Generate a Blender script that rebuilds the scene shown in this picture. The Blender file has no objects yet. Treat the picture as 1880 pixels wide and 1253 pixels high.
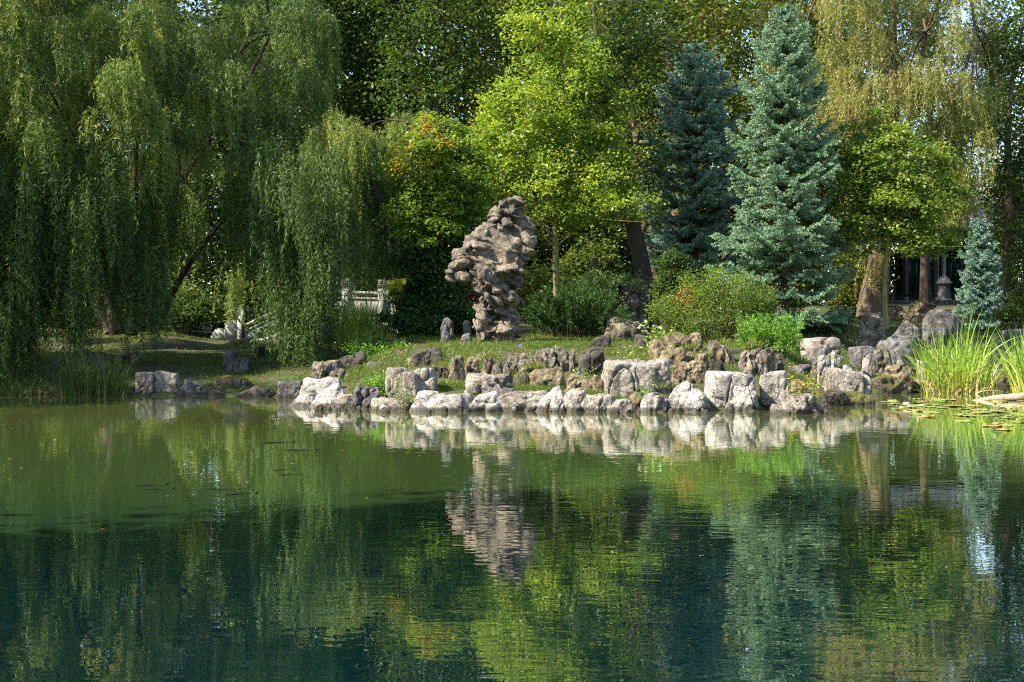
import bpy, bmesh, math, random
import numpy as np
from mathutils import Vector

# ------------------------------------------------------------------ camera, sky, sun
SC = bpy.context.scene
COL = SC.collection
F = 2611.0            # focal length in pixels of the 1880 px wide photograph (50 mm)
CAMZ = 1.7
TH = math.atan(36.5 / F)
cam = bpy.data.cameras.new('camera')
cam.lens = 50; cam.sensor_width = 36; cam.clip_end = 2000; cam.clip_start = 0.05
cam_o = bpy.data.objects.new('camera', cam)
cam_o.location = (0, 0, CAMZ); cam_o.rotation_euler = (math.pi / 2 - TH, 0, 0)
COL.objects.link(cam_o); SC.camera = cam_o

SUN_EL = math.radians(43)
SUN_H = Vector((-0.92, -0.39)).normalized()     # horizontal direction towards the sun
w = bpy.data.worlds.new('World'); SC.world = w; w.use_nodes = True
nt = w.node_tree
sky = nt.nodes.new('ShaderNodeTexSky'); sky.sky_type = 'NISHITA'; sky.sun_disc = False
sky.sun_elevation = SUN_EL; sky.sun_rotation = math.atan2(SUN_H.x, SUN_H.y)
bg = nt.nodes['Background']; bg.inputs['Strength'].default_value = 0.115
nt.links.new(sky.outputs[0], bg.inputs[0])
sun = bpy.data.lights.new('sun', 'SUN'); sun.energy = 5.0; sun.angle = math.radians(0.53)
sun.color = (1.0, 0.9, 0.74)
sun_o = bpy.data.objects.new('sun', sun)
to_sun = Vector((SUN_H.x * math.cos(SUN_EL), SUN_H.y * math.cos(SUN_EL), math.sin(SUN_EL)))
sun_o.rotation_euler = to_sun.to_track_quat('Z', 'Y').to_euler(); sun_o.location = (-20, -10, 20)
COL.objects.link(sun_o)
SC.view_settings.view_transform = 'Standard'; SC.view_settings.look = 'None'
SC.view_settings.exposure = 1.56; SC.view_settings.gamma = 1
SC.render.engine = 'CYCLES'
SC.cycles.max_bounces = 8; SC.cycles.transparent_max_bounces = 8
SC.cycles.diffuse_bounces = 3; SC.cycles.glossy_bounces = 3; SC.cycles.transmission_bounces = 5
SC.cycles.caustics_reflective = False; SC.cycles.caustics_refractive = False
SC.cycles.sample_clamp_indirect = 6
SC.cycles.filter_width = 1.15
SC.cycles.use_denoising = False

# ------------------------------------------------------------------ helpers
CT, ST = math.cos(TH), math.sin(TH)
def P(px, py, D):
    """the point at distance D along +Y seen at photograph pixel px, py"""
    cx = (px - 940) / F; cy = -(py - 626.5) / F
    dy = CT + cy * ST; dz = -ST + cy * CT
    return np.array([cx / dy * D, D, CAMZ + dz / dy * D])

def W(px, D): return P(px, 590, D)[0]

def _hash(ix, iy, iz, seed):
    h = (ix * 374761393 + iy * 668265263 + iz * 2147483647 + seed * 1274126177) & 0xffffffff
    h = ((h ^ (h >> 13)) * 1274126177) & 0xffffffff
    h = ((h ^ (h >> 16)) * 2246822519) & 0xffffffff
    return ((h ^ (h >> 15)) & 0xffffff) / float(0xffffff)

def noise(p, seed=0):
    """value noise -1..1 on (n,3)"""
    i = np.floor(p).astype(np.int64); f = p - i; f = f * f * (3 - 2 * f)
    r = 0
    for a in (0, 1):
        for b in (0, 1):
            for c in (0, 1):
                wgt = (f[:, 0] if a else 1 - f[:, 0]) * (f[:, 1] if b else 1 - f[:, 1]) * (f[:, 2] if c else 1 - f[:, 2])
                r = r + wgt * _hash(i[:, 0] + a, i[:, 1] + b, i[:, 2] + c, seed)
    return r * 2 - 1

def fbm(p, octv=4, seed=0, gain=0.5, lac=2.07):
    r = 0; a = 1; t = 0
    for k in range(octv):
        r = r + a * noise(p * lac ** k + 13.7 * k, seed + k); t += a; a *= gain
    return r / t

def worley(p, seed=0):
    """distance to nearest feature point"""
    i = np.floor(p).astype(np.int64); best = np.full(len(p), 9.0)
    for a in (-1, 0, 1):
        for b in (-1, 0, 1):
            for c in (-1, 0, 1):
                j = i + np.array([a, b, c])
                q = j + np.stack([_hash(j[:, 0], j[:, 1], j[:, 2], seed + s) for s in (1, 2, 3)], 1)
                best = np.minimum(best, ((q - p) ** 2).sum(1))
    return np.sqrt(best)

def mesh(name, v, f, smooth=False, tint=None, mi=None, crev=None):
    v = np.asarray(v, dtype=np.float32).reshape(-1, 3); f = np.asarray(f, dtype=np.int32)
    n, k = f.shape
    me = bpy.data.meshes.new(name)
    me.vertices.add(len(v)); me.vertices.foreach_set('co', v.ravel())
    me.loops.add(n * k); me.loops.foreach_set('vertex_index', f.ravel())
    me.polygons.add(n); me.polygons.foreach_set('loop_start', np.arange(0, n * k, k, dtype=np.int32))
    if smooth: me.polygons.foreach_set('use_smooth', np.ones(n, dtype=bool))
    if tint is not None:
        a = me.attributes.new('tint', 'FLOAT', 'FACE'); a.data.foreach_set('value', np.asarray(tint, dtype=np.float32))
    if crev is not None:
        a = me.attributes.new('crev', 'FLOAT', 'POINT'); a.data.foreach_set('value', np.asarray(crev, dtype=np.float32))
    if mi is not None: me.polygons.foreach_set('material_index', np.asarray(mi, dtype=np.int32))
    me.update(calc_edges=True)
    return me

def obj(name, me, mat=None, parent=None, loc=None):
    o = bpy.data.objects.new(name, me)
    if mat is not None: me.materials.append(mat)
    if parent is not None: o.parent = parent
    if loc is not None: o.location = loc
    COL.objects.link(o); return o

def tag(o, label=None, cat=None, group=None, kind=None):
    if label: o['label'] = label
    if cat: o['category'] = cat
    if group: o['group'] = group
    if kind: o['kind'] = kind
    return o

def thing(name, loc, label, cat, group=None):
    o = bpy.data.objects.new(name, None); o.location = loc; o.empty_display_size = 0.2
    COL.objects.link(o); return tag(o, label, cat, group)

def norm(a): return a / np.maximum(np.linalg.norm(a, axis=-1, keepdims=True), 1e-9)

class MB:
    """collects boxes, tubes and loose quads for one mesh"""
    def __init__(s): s.v = []; s.f = []; s.n = 0
    def add(s, v, f):
        s.v.append(np.asarray(v, float)); s.f.append(np.asarray(f, int) + s.n); s.n += len(v)
    def box(s, x0, y0, z0, x1, y1, z1, rot=0, c=None):
        v = np.array([[x, y, z] for x in (x0, x1) for y in (y0, y1) for z in (z0, z1)], float)
        if rot:
            c = np.array(c if c is not None else [(x0 + x1) / 2, (y0 + y1) / 2, 0]); d = v - c
            v = c + np.stack([d[:, 0] * math.cos(rot) - d[:, 1] * math.sin(rot), d[:, 0] * math.sin(rot) + d[:, 1] * math.cos(rot), d[:, 2]], 1)
        s.add(v, [[0, 1, 3, 2], [4, 6, 7, 5], [0, 4, 5, 1], [2, 3, 7, 6], [0, 2, 6, 4], [1, 5, 7, 3]])
    def prism(s, pts, y0, y1):
        """extrude an x,z outline (quads fan) between y0 and y1: pts as strips bottom/top [(x,zb,zt),...]"""
        for (xa, ba, ta), (xb, bb, tb) in zip(pts[:-1], pts[1:]):
            v = [[xa, y0, ba], [xb, y0, bb], [xb, y0, tb], [xa, y0, ta], [xa, y1, ba], [xb, y1, bb], [xb, y1, tb], [xa, y1, ta]]
            s.add(v, [[0, 1, 2, 3], [5, 4, 7, 6], [3, 2, 6, 7], [1, 0, 4, 5]])
        for i, fl in ((0, [0, 3, 2, 1]), (-1, [0, 1, 2, 3])):
            x, b, t = pts[i]; s.add([[x, y0, b], [x, y1, b], [x, y1, t], [x, y0, t]], [fl])
    def tube(s, pts, rad, n=8, rough=0.0, seed=0, cap=True):
        pts = np.asarray(pts, float); rad = np.broadcast_to(np.asarray(rad, float), (len(pts),))
        t = norm(np.gradient(pts, axis=0)); up = np.array([0.13, 0.97, 0.2])
        a = norm(np.cross(t, up)); b = np.cross(t, a)
        th = np.arange(n) * 2 * math.pi / n
        ring = a[:, None] * np.cos(th)[None, :, None] + b[:, None] * np.sin(th)[None, :, None]
        r = rad[:, None]
        if rough:
            q = (pts[:, None] * 1.1 + ring * 1.3).reshape(-1, 3)
            r = r * (1 + rough * noise(q, seed).reshape(len(pts), n))
        v = (pts[:, None] + ring * r[:, :, None]).reshape(-1, 3)
        m = len(pts); i = np.arange(m - 1)[:, None] * n; j = np.arange(n)[None]; k = (j + 1) % n
        f = np.stack([i + j, i + k, i + n + k, i + n + j], -1).reshape(-1, 4)
        s.add(v, f)
        if cap and n >= 4:
            e = (m - 1) * n; c = len(v)
            s.add(v[e:], [[0, q, q + 1, (q + 2) if q + 2 < n else 0] for q in range(1, n - 1, 2)] if n % 2 == 0 else [[0, 1, 2, 3]])
    def build(s, name, mat, parent=None, smooth=False, loc=None):
        v = np.concatenate(s.v); f = np.concatenate(s.f)
        if loc is not None: v = v - np.asarray(loc)
        return obj(name, mesh(name, v, f, smooth), mat, parent, loc if parent is None else None)

# ------------------------------------------------------------------ materials
def new_mat(name):
    m = bpy.data.materials.new(name); m.use_nodes = True
    t = m.node_tree; t.nodes.clear(); out = t.nodes.new('ShaderNodeOutputMaterial')
    return m, t, out
def N(t, typ, **kw):
    n = t.nodes.new(typ)
    for k, v in kw.items():
        if k in n.inputs: n.inputs[k].default_value = v
        else: setattr(n, k, v)
    return n
def ramp(t, fac, stops):
    r = t.nodes.new('ShaderNodeValToRGB'); t.links.new(fac, r.inputs[0])
    e = r.color_ramp.elements
    while len(e) > 1: e.remove(e[-1])
    for i, (p, c) in enumerate(stops):
        q = e[0] if i == 0 else e.new(p)
        q.position = p; q.color = (*c, 1)
    return r.outputs[0]
def math_n(t, op, a, b=None, clamp=False):
    n = t.nodes.new('ShaderNodeMath'); n.operation = op; n.use_clamp = clamp
    for i, x in enumerate((a, b)):
        if x is None: continue
        if isinstance(x, (int, float)): n.inputs[i].default_value = x
        else: t.links.new(x, n.inputs[i])
    return n.outputs[0]
def mixc(t, fac, a, b, mode='MIX'):
    n = t.nodes.new('ShaderNodeMix'); n.data_type = 'RGBA'; n.blend_type = mode
    for i, x in ((0, fac), (6, a), (7, b)):
        if isinstance(x, (int, float)): n.inputs[i].default_value = x
        elif isinstance(x, tuple): n.inputs[i].default_value = (*x, 1)
        else: t.links.new(x, n.inputs[i])
    return n.outputs[2]
def noise_n(t, vec, scale, detail=4, rough=0.55, dist=0):
    n = t.nodes.new('ShaderNodeTexNoise'); n.inputs['Scale'].default_value = scale
    n.inputs['Detail'].default_value = detail; n.inputs['Roughness'].default_value = rough; n.inputs['Distortion'].default_value = dist
    if vec is not None: t.links.new(vec, n.inputs['Vector'])
    return n.outputs['Fac']

def leaf_mat(name, stops, transl=0.35, rough=0.5, spec=0.35, tmul=(1.25, 1.2, 0.55)):
    g_ = {'forest leaves': .72, 'light forest leaves': .74, 'dark juniper needles': .62, 'blue spruce needles': 1.2, 'dark spruce needles': 1.2}.get(name, 1); stops = [(q, tuple(c * g_ for c in k)) for q, k in stops]
    """stops: colour ramp over the per-leaf tint"""
    m, t, out = new_mat(name)
    a = t.nodes.new('ShaderNodeAttribute'); a.attribute_name = 'tint'
    col = ramp(t, a.outputs['Fac'], [(q, tuple(min(.8, c * LEAFK) for c in k)) for q, k in stops])
    p = N(t, 'ShaderNodeBsdfPrincipled', Roughness=rough); p.inputs['Specular IOR Level'].default_value = spec
    t.links.new(col, p.inputs['Base Color'])
    tr = t.nodes.new('ShaderNodeBsdfTranslucent')
    t.links.new(mixc(t, 1.0, col, tmul, 'MULTIPLY'), tr.inputs['Color'])
    mx = t.nodes.new('ShaderNodeMixShader'); mx.inputs[0].default_value = transl
    t.links.new(p.outputs[0], mx.inputs[1]); t.links.new(tr.outputs[0], mx.inputs[2]); t.links.new(mx.outputs[0], out.inputs[0])
    return m

def bark_mat(name, c1, c2, scale=6, stretch=0.25):
    m, t, out = new_mat(name)
    tc = t.nodes.new('ShaderNodeTexCoord'); mp = t.nodes.new('ShaderNodeMapping'); mp.inputs['Scale'].default_value = (1, 1, stretch)
    t.links.new(tc.outputs['Object'], mp.inputs[0])
    n1 = noise_n(t, mp.outputs[0], scale * 2.5, 6, 0.65, 0.4); n2 = noise_n(t, tc.outputs['Object'], 1.3, 3)
    fac = math_n(t, 'ADD', math_n(t, 'MULTIPLY', n1, 0.7), math_n(t, 'MULTIPLY', n2, 0.3))
    col = ramp(t, fac, [(0.35, c1), (0.62, c2)])
    p = N(t, 'ShaderNodeBsdfPrincipled', Roughness=0.9); t.links.new(col, p.inputs['Base Color'])
    b = N(t, 'ShaderNodeBump', Strength=0.8, Distance=0.03); t.links.new(n1, b.inputs['Height']); t.links.new(b.outputs[0], p.inputs['Normal'])
    t.links.new(p.outputs[0], out.inputs[0]); return m

def rock_mat(name, light, mid, dark, moss=0.2, spots=0.4, scale=1.0, crack=0.5):
    light, mid, dark = [tuple(c * g for c in k) for k, g in ((light, .73), (mid, .66), (dark, .58))]
    m, t, out = new_mat(name)
    tc = t.nodes.new('ShaderNodeTexCoord'); geo = t.nodes.new('ShaderNodeNewGeometry')
    oi = t.nodes.new('ShaderNodeObjectInfo')
    off = t.nodes.new('ShaderNodeVectorMath'); off.operation = 'ADD'
    t.links.new(tc.outputs['Object'], off.inputs[0])
    sc = t.nodes.new('ShaderNodeVectorMath'); sc.operation = 'SCALE'; sc.inputs[0].default_value = (31, 17, 23)
    t.links.new(oi.outputs['Random'], sc.inputs['Scale']); t.links.new(sc.outputs[0], off.inputs[1])
    V = off.outputs[0]
    n1 = noise_n(t, V, 1.6 * scale, 5, 0.6, 0.6)
    n2 = noise_n(t, V, 9 * scale, 6, 0.7, 0.3)
    n3 = noise_n(t, V, 38 * scale, 4, 0.7)
    fac = math_n(t, 'ADD', math_n(t, 'MULTIPLY', n1, 0.55), math_n(t, 'MULTIPLY', n2, 0.45))
    col = ramp(t, fac, [(0.38, dark), (0.47, mid), (0.55, light), (0.68, tuple(min(0.8, c * 1.15) for c in light))])
    # lichen / soot spots
    sp = ramp(t, noise_n(t, V, 5.5 * scale, 8, 0.8, 1.2), [(0.56, (0, 0, 0)), (0.64, (1, 1, 1))])
    col = mixc(t, math_n(t, 'MULTIPLY', sp, spots), col, tuple(c * 0.22 for c in mid))
    # thin cracks
    vo = t.nodes.new('ShaderNodeTexVoronoi'); vo.feature = 'DISTANCE_TO_EDGE'; vo.inputs['Scale'].default_value = 1.9 * scale
    dn = t.nodes.new('ShaderNodeTexNoise'); dn.inputs['Scale'].default_value = 2.5; dn.inputs['Detail'].default_value = 5; t.links.new(V, dn.inputs['Vector'])
    dv = t.nodes.new('ShaderNodeVectorMath'); dv.operation = 'MULTIPLY_ADD'; dv.inputs[1].default_value = (1.3, 1.3, 1.3)
    t.links.new(dn.outputs['Color'], dv.inputs[0]); t.links.new(V, dv.inputs[2]); t.links.new(dv.outputs[0], vo.inputs['Vector'])
    cr = ramp(t, vo.outputs['Distance'], [(0.0, (1, 1, 1)), (0.035, (0, 0, 0))])
    col = mixc(t, math_n(t, 'MULTIPLY', cr, crack), col, tuple(c * 0.3 for c in dark))
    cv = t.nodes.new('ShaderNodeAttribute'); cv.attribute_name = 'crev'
    col = mixc(t, math_n(t, 'MULTIPLY', cv.outputs['Fac'], .7), col, tuple(c * 0.35 for c in dark))  # dark dirt tone that also paints cavity shade into the crevices
    # moss on tops
    sx = t.nodes.new('ShaderNodeSeparateXYZ'); t.links.new(geo.outputs['Normal'], sx.inputs[0])
    mm = math_n(t, 'ADD', math_n(t, 'MULTIPLY', sx.outputs[2], 0.55), math_n(t, 'MULTIPLY', noise_n(t, V, 3.2, 6, 0.7), 1.0))
    mk = ramp(t, mm, [(1.12 - 0.42 * moss, (0, 0, 0)), (1.22 - 0.42 * moss, (1, 1, 1))])
    mcol = ramp(t, n3, [(0.35, (0.05, 0.06, 0.008)), (0.6, (0.16, 0.15, 0.02))])
    col = mixc(t, mk, col, mcol)
    # wet line just above the water
    sp2 = t.nodes.new('ShaderNodeSeparateXYZ'); t.links.new(geo.outputs['Position'], sp2.inputs[0])
    zz = math_n(t, 'SUBTRACT', sp2.outputs[2], math_n(t, 'MULTIPLY', n2, 0.06))
    wet = ramp(t, zz, [(0.03, (1, 1, 1)), (0.075, (0, 0, 0))])
    col = mixc(t, math_n(t, 'MULTIPLY', wet, 0.8), col, (0.03, 0.024, 0.014))
    p = N(t, 'ShaderNodeBsdfPrincipled', Roughness=0.85); t.links.new(col, p.inputs['Base Color'])
    h = math_n(t, 'ADD', math_n(t, 'MULTIPLY', n2, 1.0), math_n(t, 'MULTIPLY', n3, 0.35))
    h = math_n(t, 'SUBTRACT', h, math_n(t, 'MULTIPLY', cr, 0.6 * crack))
    b = N(t, 'ShaderNodeBump', Strength=1.0, Distance=0.09); t.links.new(h, b.inputs['Height']); t.links.new(b.outputs[0], p.inputs['Normal'])
    t.links.new(p.outputs[0], out.inputs[0]); return m

def plain_mat(name, col, rough=0.7, metal=0.0, var=0.25, scale=8, bump=0.3, spec=0.5):
    m, t, out = new_mat(name)
    tc = t.nodes.new('ShaderNodeTexCoord'); n1 = noise_n(t, tc.outputs['Object'], scale, 6, 0.65, 0.3)
    c = ramp(t, n1, [(0.3, tuple(x * (1 - var) for x in col)), (0.65, col)])
    p = N(t, 'ShaderNodeBsdfPrincipled', Roughness=rough, Metallic=metal); p.inputs['Specular IOR Level'].default_value = spec; t.links.new(c, p.inputs['Base Color'])
    b = N(t, 'ShaderNodeBump', Strength=bump, Distance=0.01); t.links.new(n1, b.inputs['Height']); t.links.new(b.outputs[0], p.inputs['Normal'])
    t.links.new(p.outputs[0], out.inputs[0]); return m

M = {}
LEAFK = 1.85
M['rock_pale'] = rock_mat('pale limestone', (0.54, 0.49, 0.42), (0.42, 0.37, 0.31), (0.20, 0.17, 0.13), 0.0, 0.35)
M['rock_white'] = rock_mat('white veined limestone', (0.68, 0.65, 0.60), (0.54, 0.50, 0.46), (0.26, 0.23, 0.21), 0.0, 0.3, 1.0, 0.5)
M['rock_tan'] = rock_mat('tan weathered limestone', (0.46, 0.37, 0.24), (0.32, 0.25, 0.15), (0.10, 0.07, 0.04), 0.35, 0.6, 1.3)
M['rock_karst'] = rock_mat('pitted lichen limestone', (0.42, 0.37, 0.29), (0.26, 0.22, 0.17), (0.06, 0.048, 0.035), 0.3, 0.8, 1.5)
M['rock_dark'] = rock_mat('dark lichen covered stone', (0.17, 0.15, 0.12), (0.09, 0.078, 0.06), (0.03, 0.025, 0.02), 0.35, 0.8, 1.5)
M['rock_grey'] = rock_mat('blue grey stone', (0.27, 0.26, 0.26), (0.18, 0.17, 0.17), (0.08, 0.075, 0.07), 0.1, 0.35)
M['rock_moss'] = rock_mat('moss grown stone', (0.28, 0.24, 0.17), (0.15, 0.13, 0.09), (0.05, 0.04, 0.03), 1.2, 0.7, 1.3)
M['bark_dark'] = bark_mat('dark bark', (0.018, 0.013, 0.009), (0.07, 0.05, 0.035))
M['bark_brown'] = bark_mat('brown bark', (0.035, 0.024, 0.014), (0.16, 0.11, 0.07))
M['bark_old'] = bark_mat('furrowed old bark', (0.04, 0.028, 0.018), (0.145, 0.11, 0.075), 5)
M['bark_yellow'] = bark_mat('smooth yellow green bark', (0.10, 0.09, 0.03), (0.26, 0.22, 0.08), 4)
M['willow'] = leaf_mat('willow leaves', [(0, (0.026, 0.056, 0.018)), (0.5, (0.06, 0.098, 0.026)), (0.85, (0.115, 0.15, 0.036)), (1, (0.19, 0.21, 0.06))], 0.42, 0.5, 0.3)
M['willow_gold'] = leaf_mat('golden willow leaves', [(0, (0.06, 0.09, 0.022)), (0.5, (0.12, 0.135, 0.035)), (1, (0.20, 0.175, 0.06))], 0.4, 0.45, 0.4)
M['maple'] = leaf_mat('bright maple leaves', [(0, (0.06, 0.115, 0.018)), (0.5, (0.125, 0.18, 0.026)), (0.85, (0.19, 0.24, 0.036)), (1, (0.27, 0.27, 0.05))], 0.5)
M['maple_orange'] = leaf_mat('maple leaves turning orange', [(0, (0.05, 0.10, 0.012)), (0.45, (0.11, 0.16, 0.02)), (0.6, (0.17, 0.17, 0.025)), (0.8, (0.21, 0.14, 0.03)), (1, (0.24, 0.10, 0.025))], 0.45)
M['maple_green'] = leaf_mat('green maple leaves', [(0, (0.04, 0.08, 0.013)), (0.6, (0.09, 0.14, 0.022)), (1, (0.17, 0.19, 0.04))], 0.45)
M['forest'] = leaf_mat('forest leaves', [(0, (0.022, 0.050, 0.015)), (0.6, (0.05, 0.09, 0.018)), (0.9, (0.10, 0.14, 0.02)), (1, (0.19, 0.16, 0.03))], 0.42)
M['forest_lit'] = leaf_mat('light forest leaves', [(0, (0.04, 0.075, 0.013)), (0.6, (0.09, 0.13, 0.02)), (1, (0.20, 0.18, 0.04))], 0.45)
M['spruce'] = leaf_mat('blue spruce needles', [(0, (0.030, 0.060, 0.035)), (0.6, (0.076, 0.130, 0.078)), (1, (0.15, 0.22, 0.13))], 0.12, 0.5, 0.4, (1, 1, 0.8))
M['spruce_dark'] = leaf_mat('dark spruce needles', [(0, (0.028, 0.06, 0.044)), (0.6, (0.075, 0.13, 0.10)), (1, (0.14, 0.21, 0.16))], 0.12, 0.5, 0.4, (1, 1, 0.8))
M['juniper'] = leaf_mat('dark juniper needles', [(0, (0.014, 0.045, 0.010)), (1, (0.045, 0.11, 0.016))], 0.25)
M['juniper_lit'] = leaf_mat('fresh green juniper needles', [(0, (0.035, 0.09, 0.010)), (1, (0.10, 0.20, 0.025))], 0.3)
M['shrub_dark'] = leaf_mat('dark broad leaves', [(0, (0.014, 0.045, 0.012)), (0.8, (0.035, 0.09, 0.02)), (1, (0.10, 0.14, 0.05))], 0.35)
M['shrub_mix'] = leaf_mat('green and rusty shrub leaves', [(0, (0.04, 0.08, 0.012)), (0.55, (0.09, 0.13, 0.02)), (0.8, (0.16, 0.15, 0.03)), (1, (0.24, 0.09, 0.03))], 0.4)
M['shrub_pale'] = leaf_mat('pale weed leaves', [(0, (0.07, 0.13, 0.03)), (0.7, (0.16, 0.23, 0.07)), (1, (0.30, 0.32, 0.14))], 0.4)
M['shrub_yellow'] = leaf_mat('yellow green leaves', [(0, (0.10, 0.15, 0.015)), (0.7, (0.22, 0.23, 0.03)), (1, (0.42, 0.33, 0.02))], 0.45)
M['reed'] = leaf_mat('reed blades', [(0, (0.07, 0.15, 0.018)), (0.55, (0.15, 0.23, 0.03)), (0.8, (0.26, 0.27, 0.06)), (1, (0.34, 0.25, 0.12))], 0.42, 0.4, 0.5)
M['dead_reed'] = leaf_mat('dry reed blades', [(0, (0.16, 0.11, 0.05)), (1, (0.34, 0.26, 0.14))], 0.2)
M['reed_dark'] = leaf_mat('sedge blades', [(0, (0.02, 0.045, 0.010)), (0.8, (0.045, 0.08, 0.015)), (1, (0.16, 0.11, 0.05))], 0.35)
M['grass'] = leaf_mat('grass blades', [(0, (0.035, 0.075, 0.010)), (0.6, (0.072, 0.10, 0.017)), (0.9, (0.13, 0.14, 0.03)), (1, (0.24, 0.19, 0.08))], 0.35)
M['red_leaf'] = leaf_mat('red leaves', [(0, (0.03, 0.06, 0.015)), (0.5, (0.05, 0.06, 0.02)), (0.6, (0.25, 0.05, 0.03)), (1, (0.36, 0.12, 0.08))], 0.4)
M['pad'] = leaf_mat('water lily leaves', [(0, (0.06, 0.10, 0.025)), (0.6, (0.13, 0.16, 0.04)), (1, (0.22, 0.14, 0.05))], 0.1, 0.4, 0.4)
M['white_stone'] = plain_mat('white carved stone', (0.27, 0.275, 0.24), 0.85, 0, 0.4, 5)
M['petal'] = plain_mat('white petals', (0.8, 0.78, 0.7), 0.5, 0, 0.05)
M['fish'] = plain_mat('dark fish skin', (0.010, 0.014, 0.009), 0.95, 0, 0.4, spec=0.0)

# ------------------------------------------------------------------ ground
# px column -> list of (distance, height): the bank as read off the photograph
def gz(py, D): return P(940, py, D)[2]
COLS = {
 -700: [(30, -1), (31.5, -.1), (33, .3), (40, 1.4), (50, 1.5), (80, 1.9), (200, 2.4)],
 0:   [(31, -1), (32.7, -.1), (33, .12), (34.5, .45), (37, .85), (42, 1.38), (50, 1.35), (80, 1.8), (200, 2.4)],
 280: [(30.5, -1), (32.2, -.1), (32.6, .10), (34.5, .38), (38, .85), (42, 1.28), (46, 1.36), (56, 1.2), (80, 1.7), (200, 2.4)],
 440: [(30.5, -1), (32.0, -.1), (32.4, .08), (33.5, .22), (36, .52), (40, .95), (43, 1.12), (48, 1.0), (56, .92), (65, 1.2), (80, 1.6), (200, 2.4)],
 600: [(26, -1), (28.3, -.1), (29.5, .10), (32, .36), (33.5, .46), (35.5, .8), (40, .92), (48, .75), (58, .85), (65, 1.2), (80, 1.6), (200, 2.4)],
 760: [(24.5, -1), (26.7, -.1), (27.2, .18), (29, .42), (31.2, .60), (32.3, .88), (35, 1.16), (38, 1.28), (45, 1.35), (56, 1.2), (80, 1.7), (200, 2.4)],
 900: [(24.5, -1), (26.7, -.1), (27.2, .16), (28, .28), (30.1, .48), (31.0, .86), (32, 1.03), (34.4, 1.15), (38, 1.28), (45, 1.5), (80, 1.9), (200, 2.5)],
 1170:[(24.5, -1), (26.7, -.1), (27.2, .16), (28.5, .34), (30.7, .56), (31.6, .95), (33, 1.08), (38, 1.3), (45, 1.55), (80, 2.1), (200, 2.6)],
 1300:[(24.5, -1), (26.7, -.1), (27.2, .14), (28.8, .38), (31.1, .60), (32.3, 1.02), (33.4, 1.12), (38, 1.35), (45, 1.62), (80, 2.3), (200, 2.8)],
 1400:[(25, -1), (27.2, -.1), (28, .16), (29.5, .42), (31.3, .60), (32.2, .95), (34, 1.08), (38, 1.3), (45, 1.65), (60, 2.2), (80, 2.5), (200, 2.9)],
 1500:[(26.5, -1), (28.4, -.1), (29.2, .12), (31.5, .42), (35, .74), (38, 1.0), (44, 1.52), (60, 2.3), (80, 2.6), (200, 3)],
 1600:[(29.5, -1), (31.5, -.12), (32.5, .08), (35, .30), (37.5, .5), (40, .70), (43, .96), (50, 1.65), (60, 2.35), (80, 2.7), (200, 3)],
 1700:[(33, -1), (36, -.3), (38, -.1), (39.5, .1), (42, .35), (46, .98), (50, 1.55), (60, 2.35), (80, 2.7), (200, 3)],
 1850:[(35, -1), (38.5, -.3), (40.5, -.1), (41.5, .12), (44, .5), (48, 1.2), (54, 1.8), (62, 2.4), (80, 2.7), (200, 3)],
 2600:[(30, -1), (33, -.3), (36, .3), (44, 1.0), (54, 1.8), (62, 2.4), (80, 2.7), (200, 3)],
}
_px = np.array(sorted(COLS), float)
_Dg = np.arange(22, 202, 0.25)
_tab = np.array([np.interp(_Dg, [a for a, b in COLS[k]], [b for a, b in COLS[k]]) for k in sorted(COLS)])
def ground_z(x, y):
    x = np.atleast_1d(np.asarray(x, float)); y = np.atleast_1d(np.asarray(y, float))
    px = 940 + F * x / np.maximum(y, 1.0)
    px = np.clip(px, _px[0], _px[-1] - 0.01)
    i = np.clip(np.searchsorted(_px, px, 'right') - 1, 0, len(_px) - 2)
    u = (px - _px[i]) / (_px[i + 1] - _px[i]); u = u * u * (3 - 2 * u)
    d = np.clip((y - 22) / 0.25, 0, len(_Dg) - 1.01); j = d.astype(int); v = d - j
    z = (_tab[i, j] * (1 - v) + _tab[i, j + 1] * v) * (1 - u) + (_tab[i + 1, j] * (1 - v) + _tab[i + 1, j + 1] * v) * u
    p = np.stack([x, y, 0 * x], 1)
    z = z + np.where(z > 0.02, 1, 0.3) * (0.05 * fbm(p * 0.9, 3, 5) + 0.10 * noise(p * 0.23, 9) * np.clip((y - 30) / 10, 0, 1))
    # side banks and the near bank behind the camera
    side = np.clip((np.abs(x + 1.0) - 15.5 - 0.5 * noise(p * 0.3, 3)) / 2.0, 0, 1)
    z = np.where(y < 34, np.maximum(z, -1 + 1.9 * side), z)
    z = np.maximum(z, -1 + 1.7 * np.clip((-6.8 - x) / 1.8, 0, 1) * np.clip((13 - y) / 3, 0, 1))
    near = np.clip((1.2 - y) / 2.0, 0, 1)
    z = np.maximum(z, -1 + 1.25 * near)
    return z

ys = np.concatenate([np.arange(-30, 24, 1.5), np.arange(24, 48, 0.16), np.arange(48, 90, 1.0), np.arange(90, 400, 10)])
xs = np.concatenate([np.arange(-250, -24, 8), np.arange(-24, -18, 1), np.arange(-18, 22, 0.2), np.arange(22, 30, 1), np.arange(30, 260, 8)])
gx, gy = np.meshgrid(xs, ys); gzv = ground_z(gx.ravel(), gy.ravel())
nx, ny = len(xs), len(ys)
ii = (np.arange(ny - 1)[:, None] * nx + np.arange(nx - 1)[None]).ravel()
gm = mesh('ground', np.stack([gx.ravel(), gy.ravel(), gzv], 1), np.stack([ii, ii + 1, ii + nx + 1, ii + nx], 1), True)
m, t, out = new_mat('bank soil and turf')
geo = t.nodes.new('ShaderNodeNewGeometry')
n1 = noise_n(t, geo.outputs['Position'], 0.9, 5, 0.6); n2 = noise_n(t, geo.outputs['Position'], 14, 6, 0.7)
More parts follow.
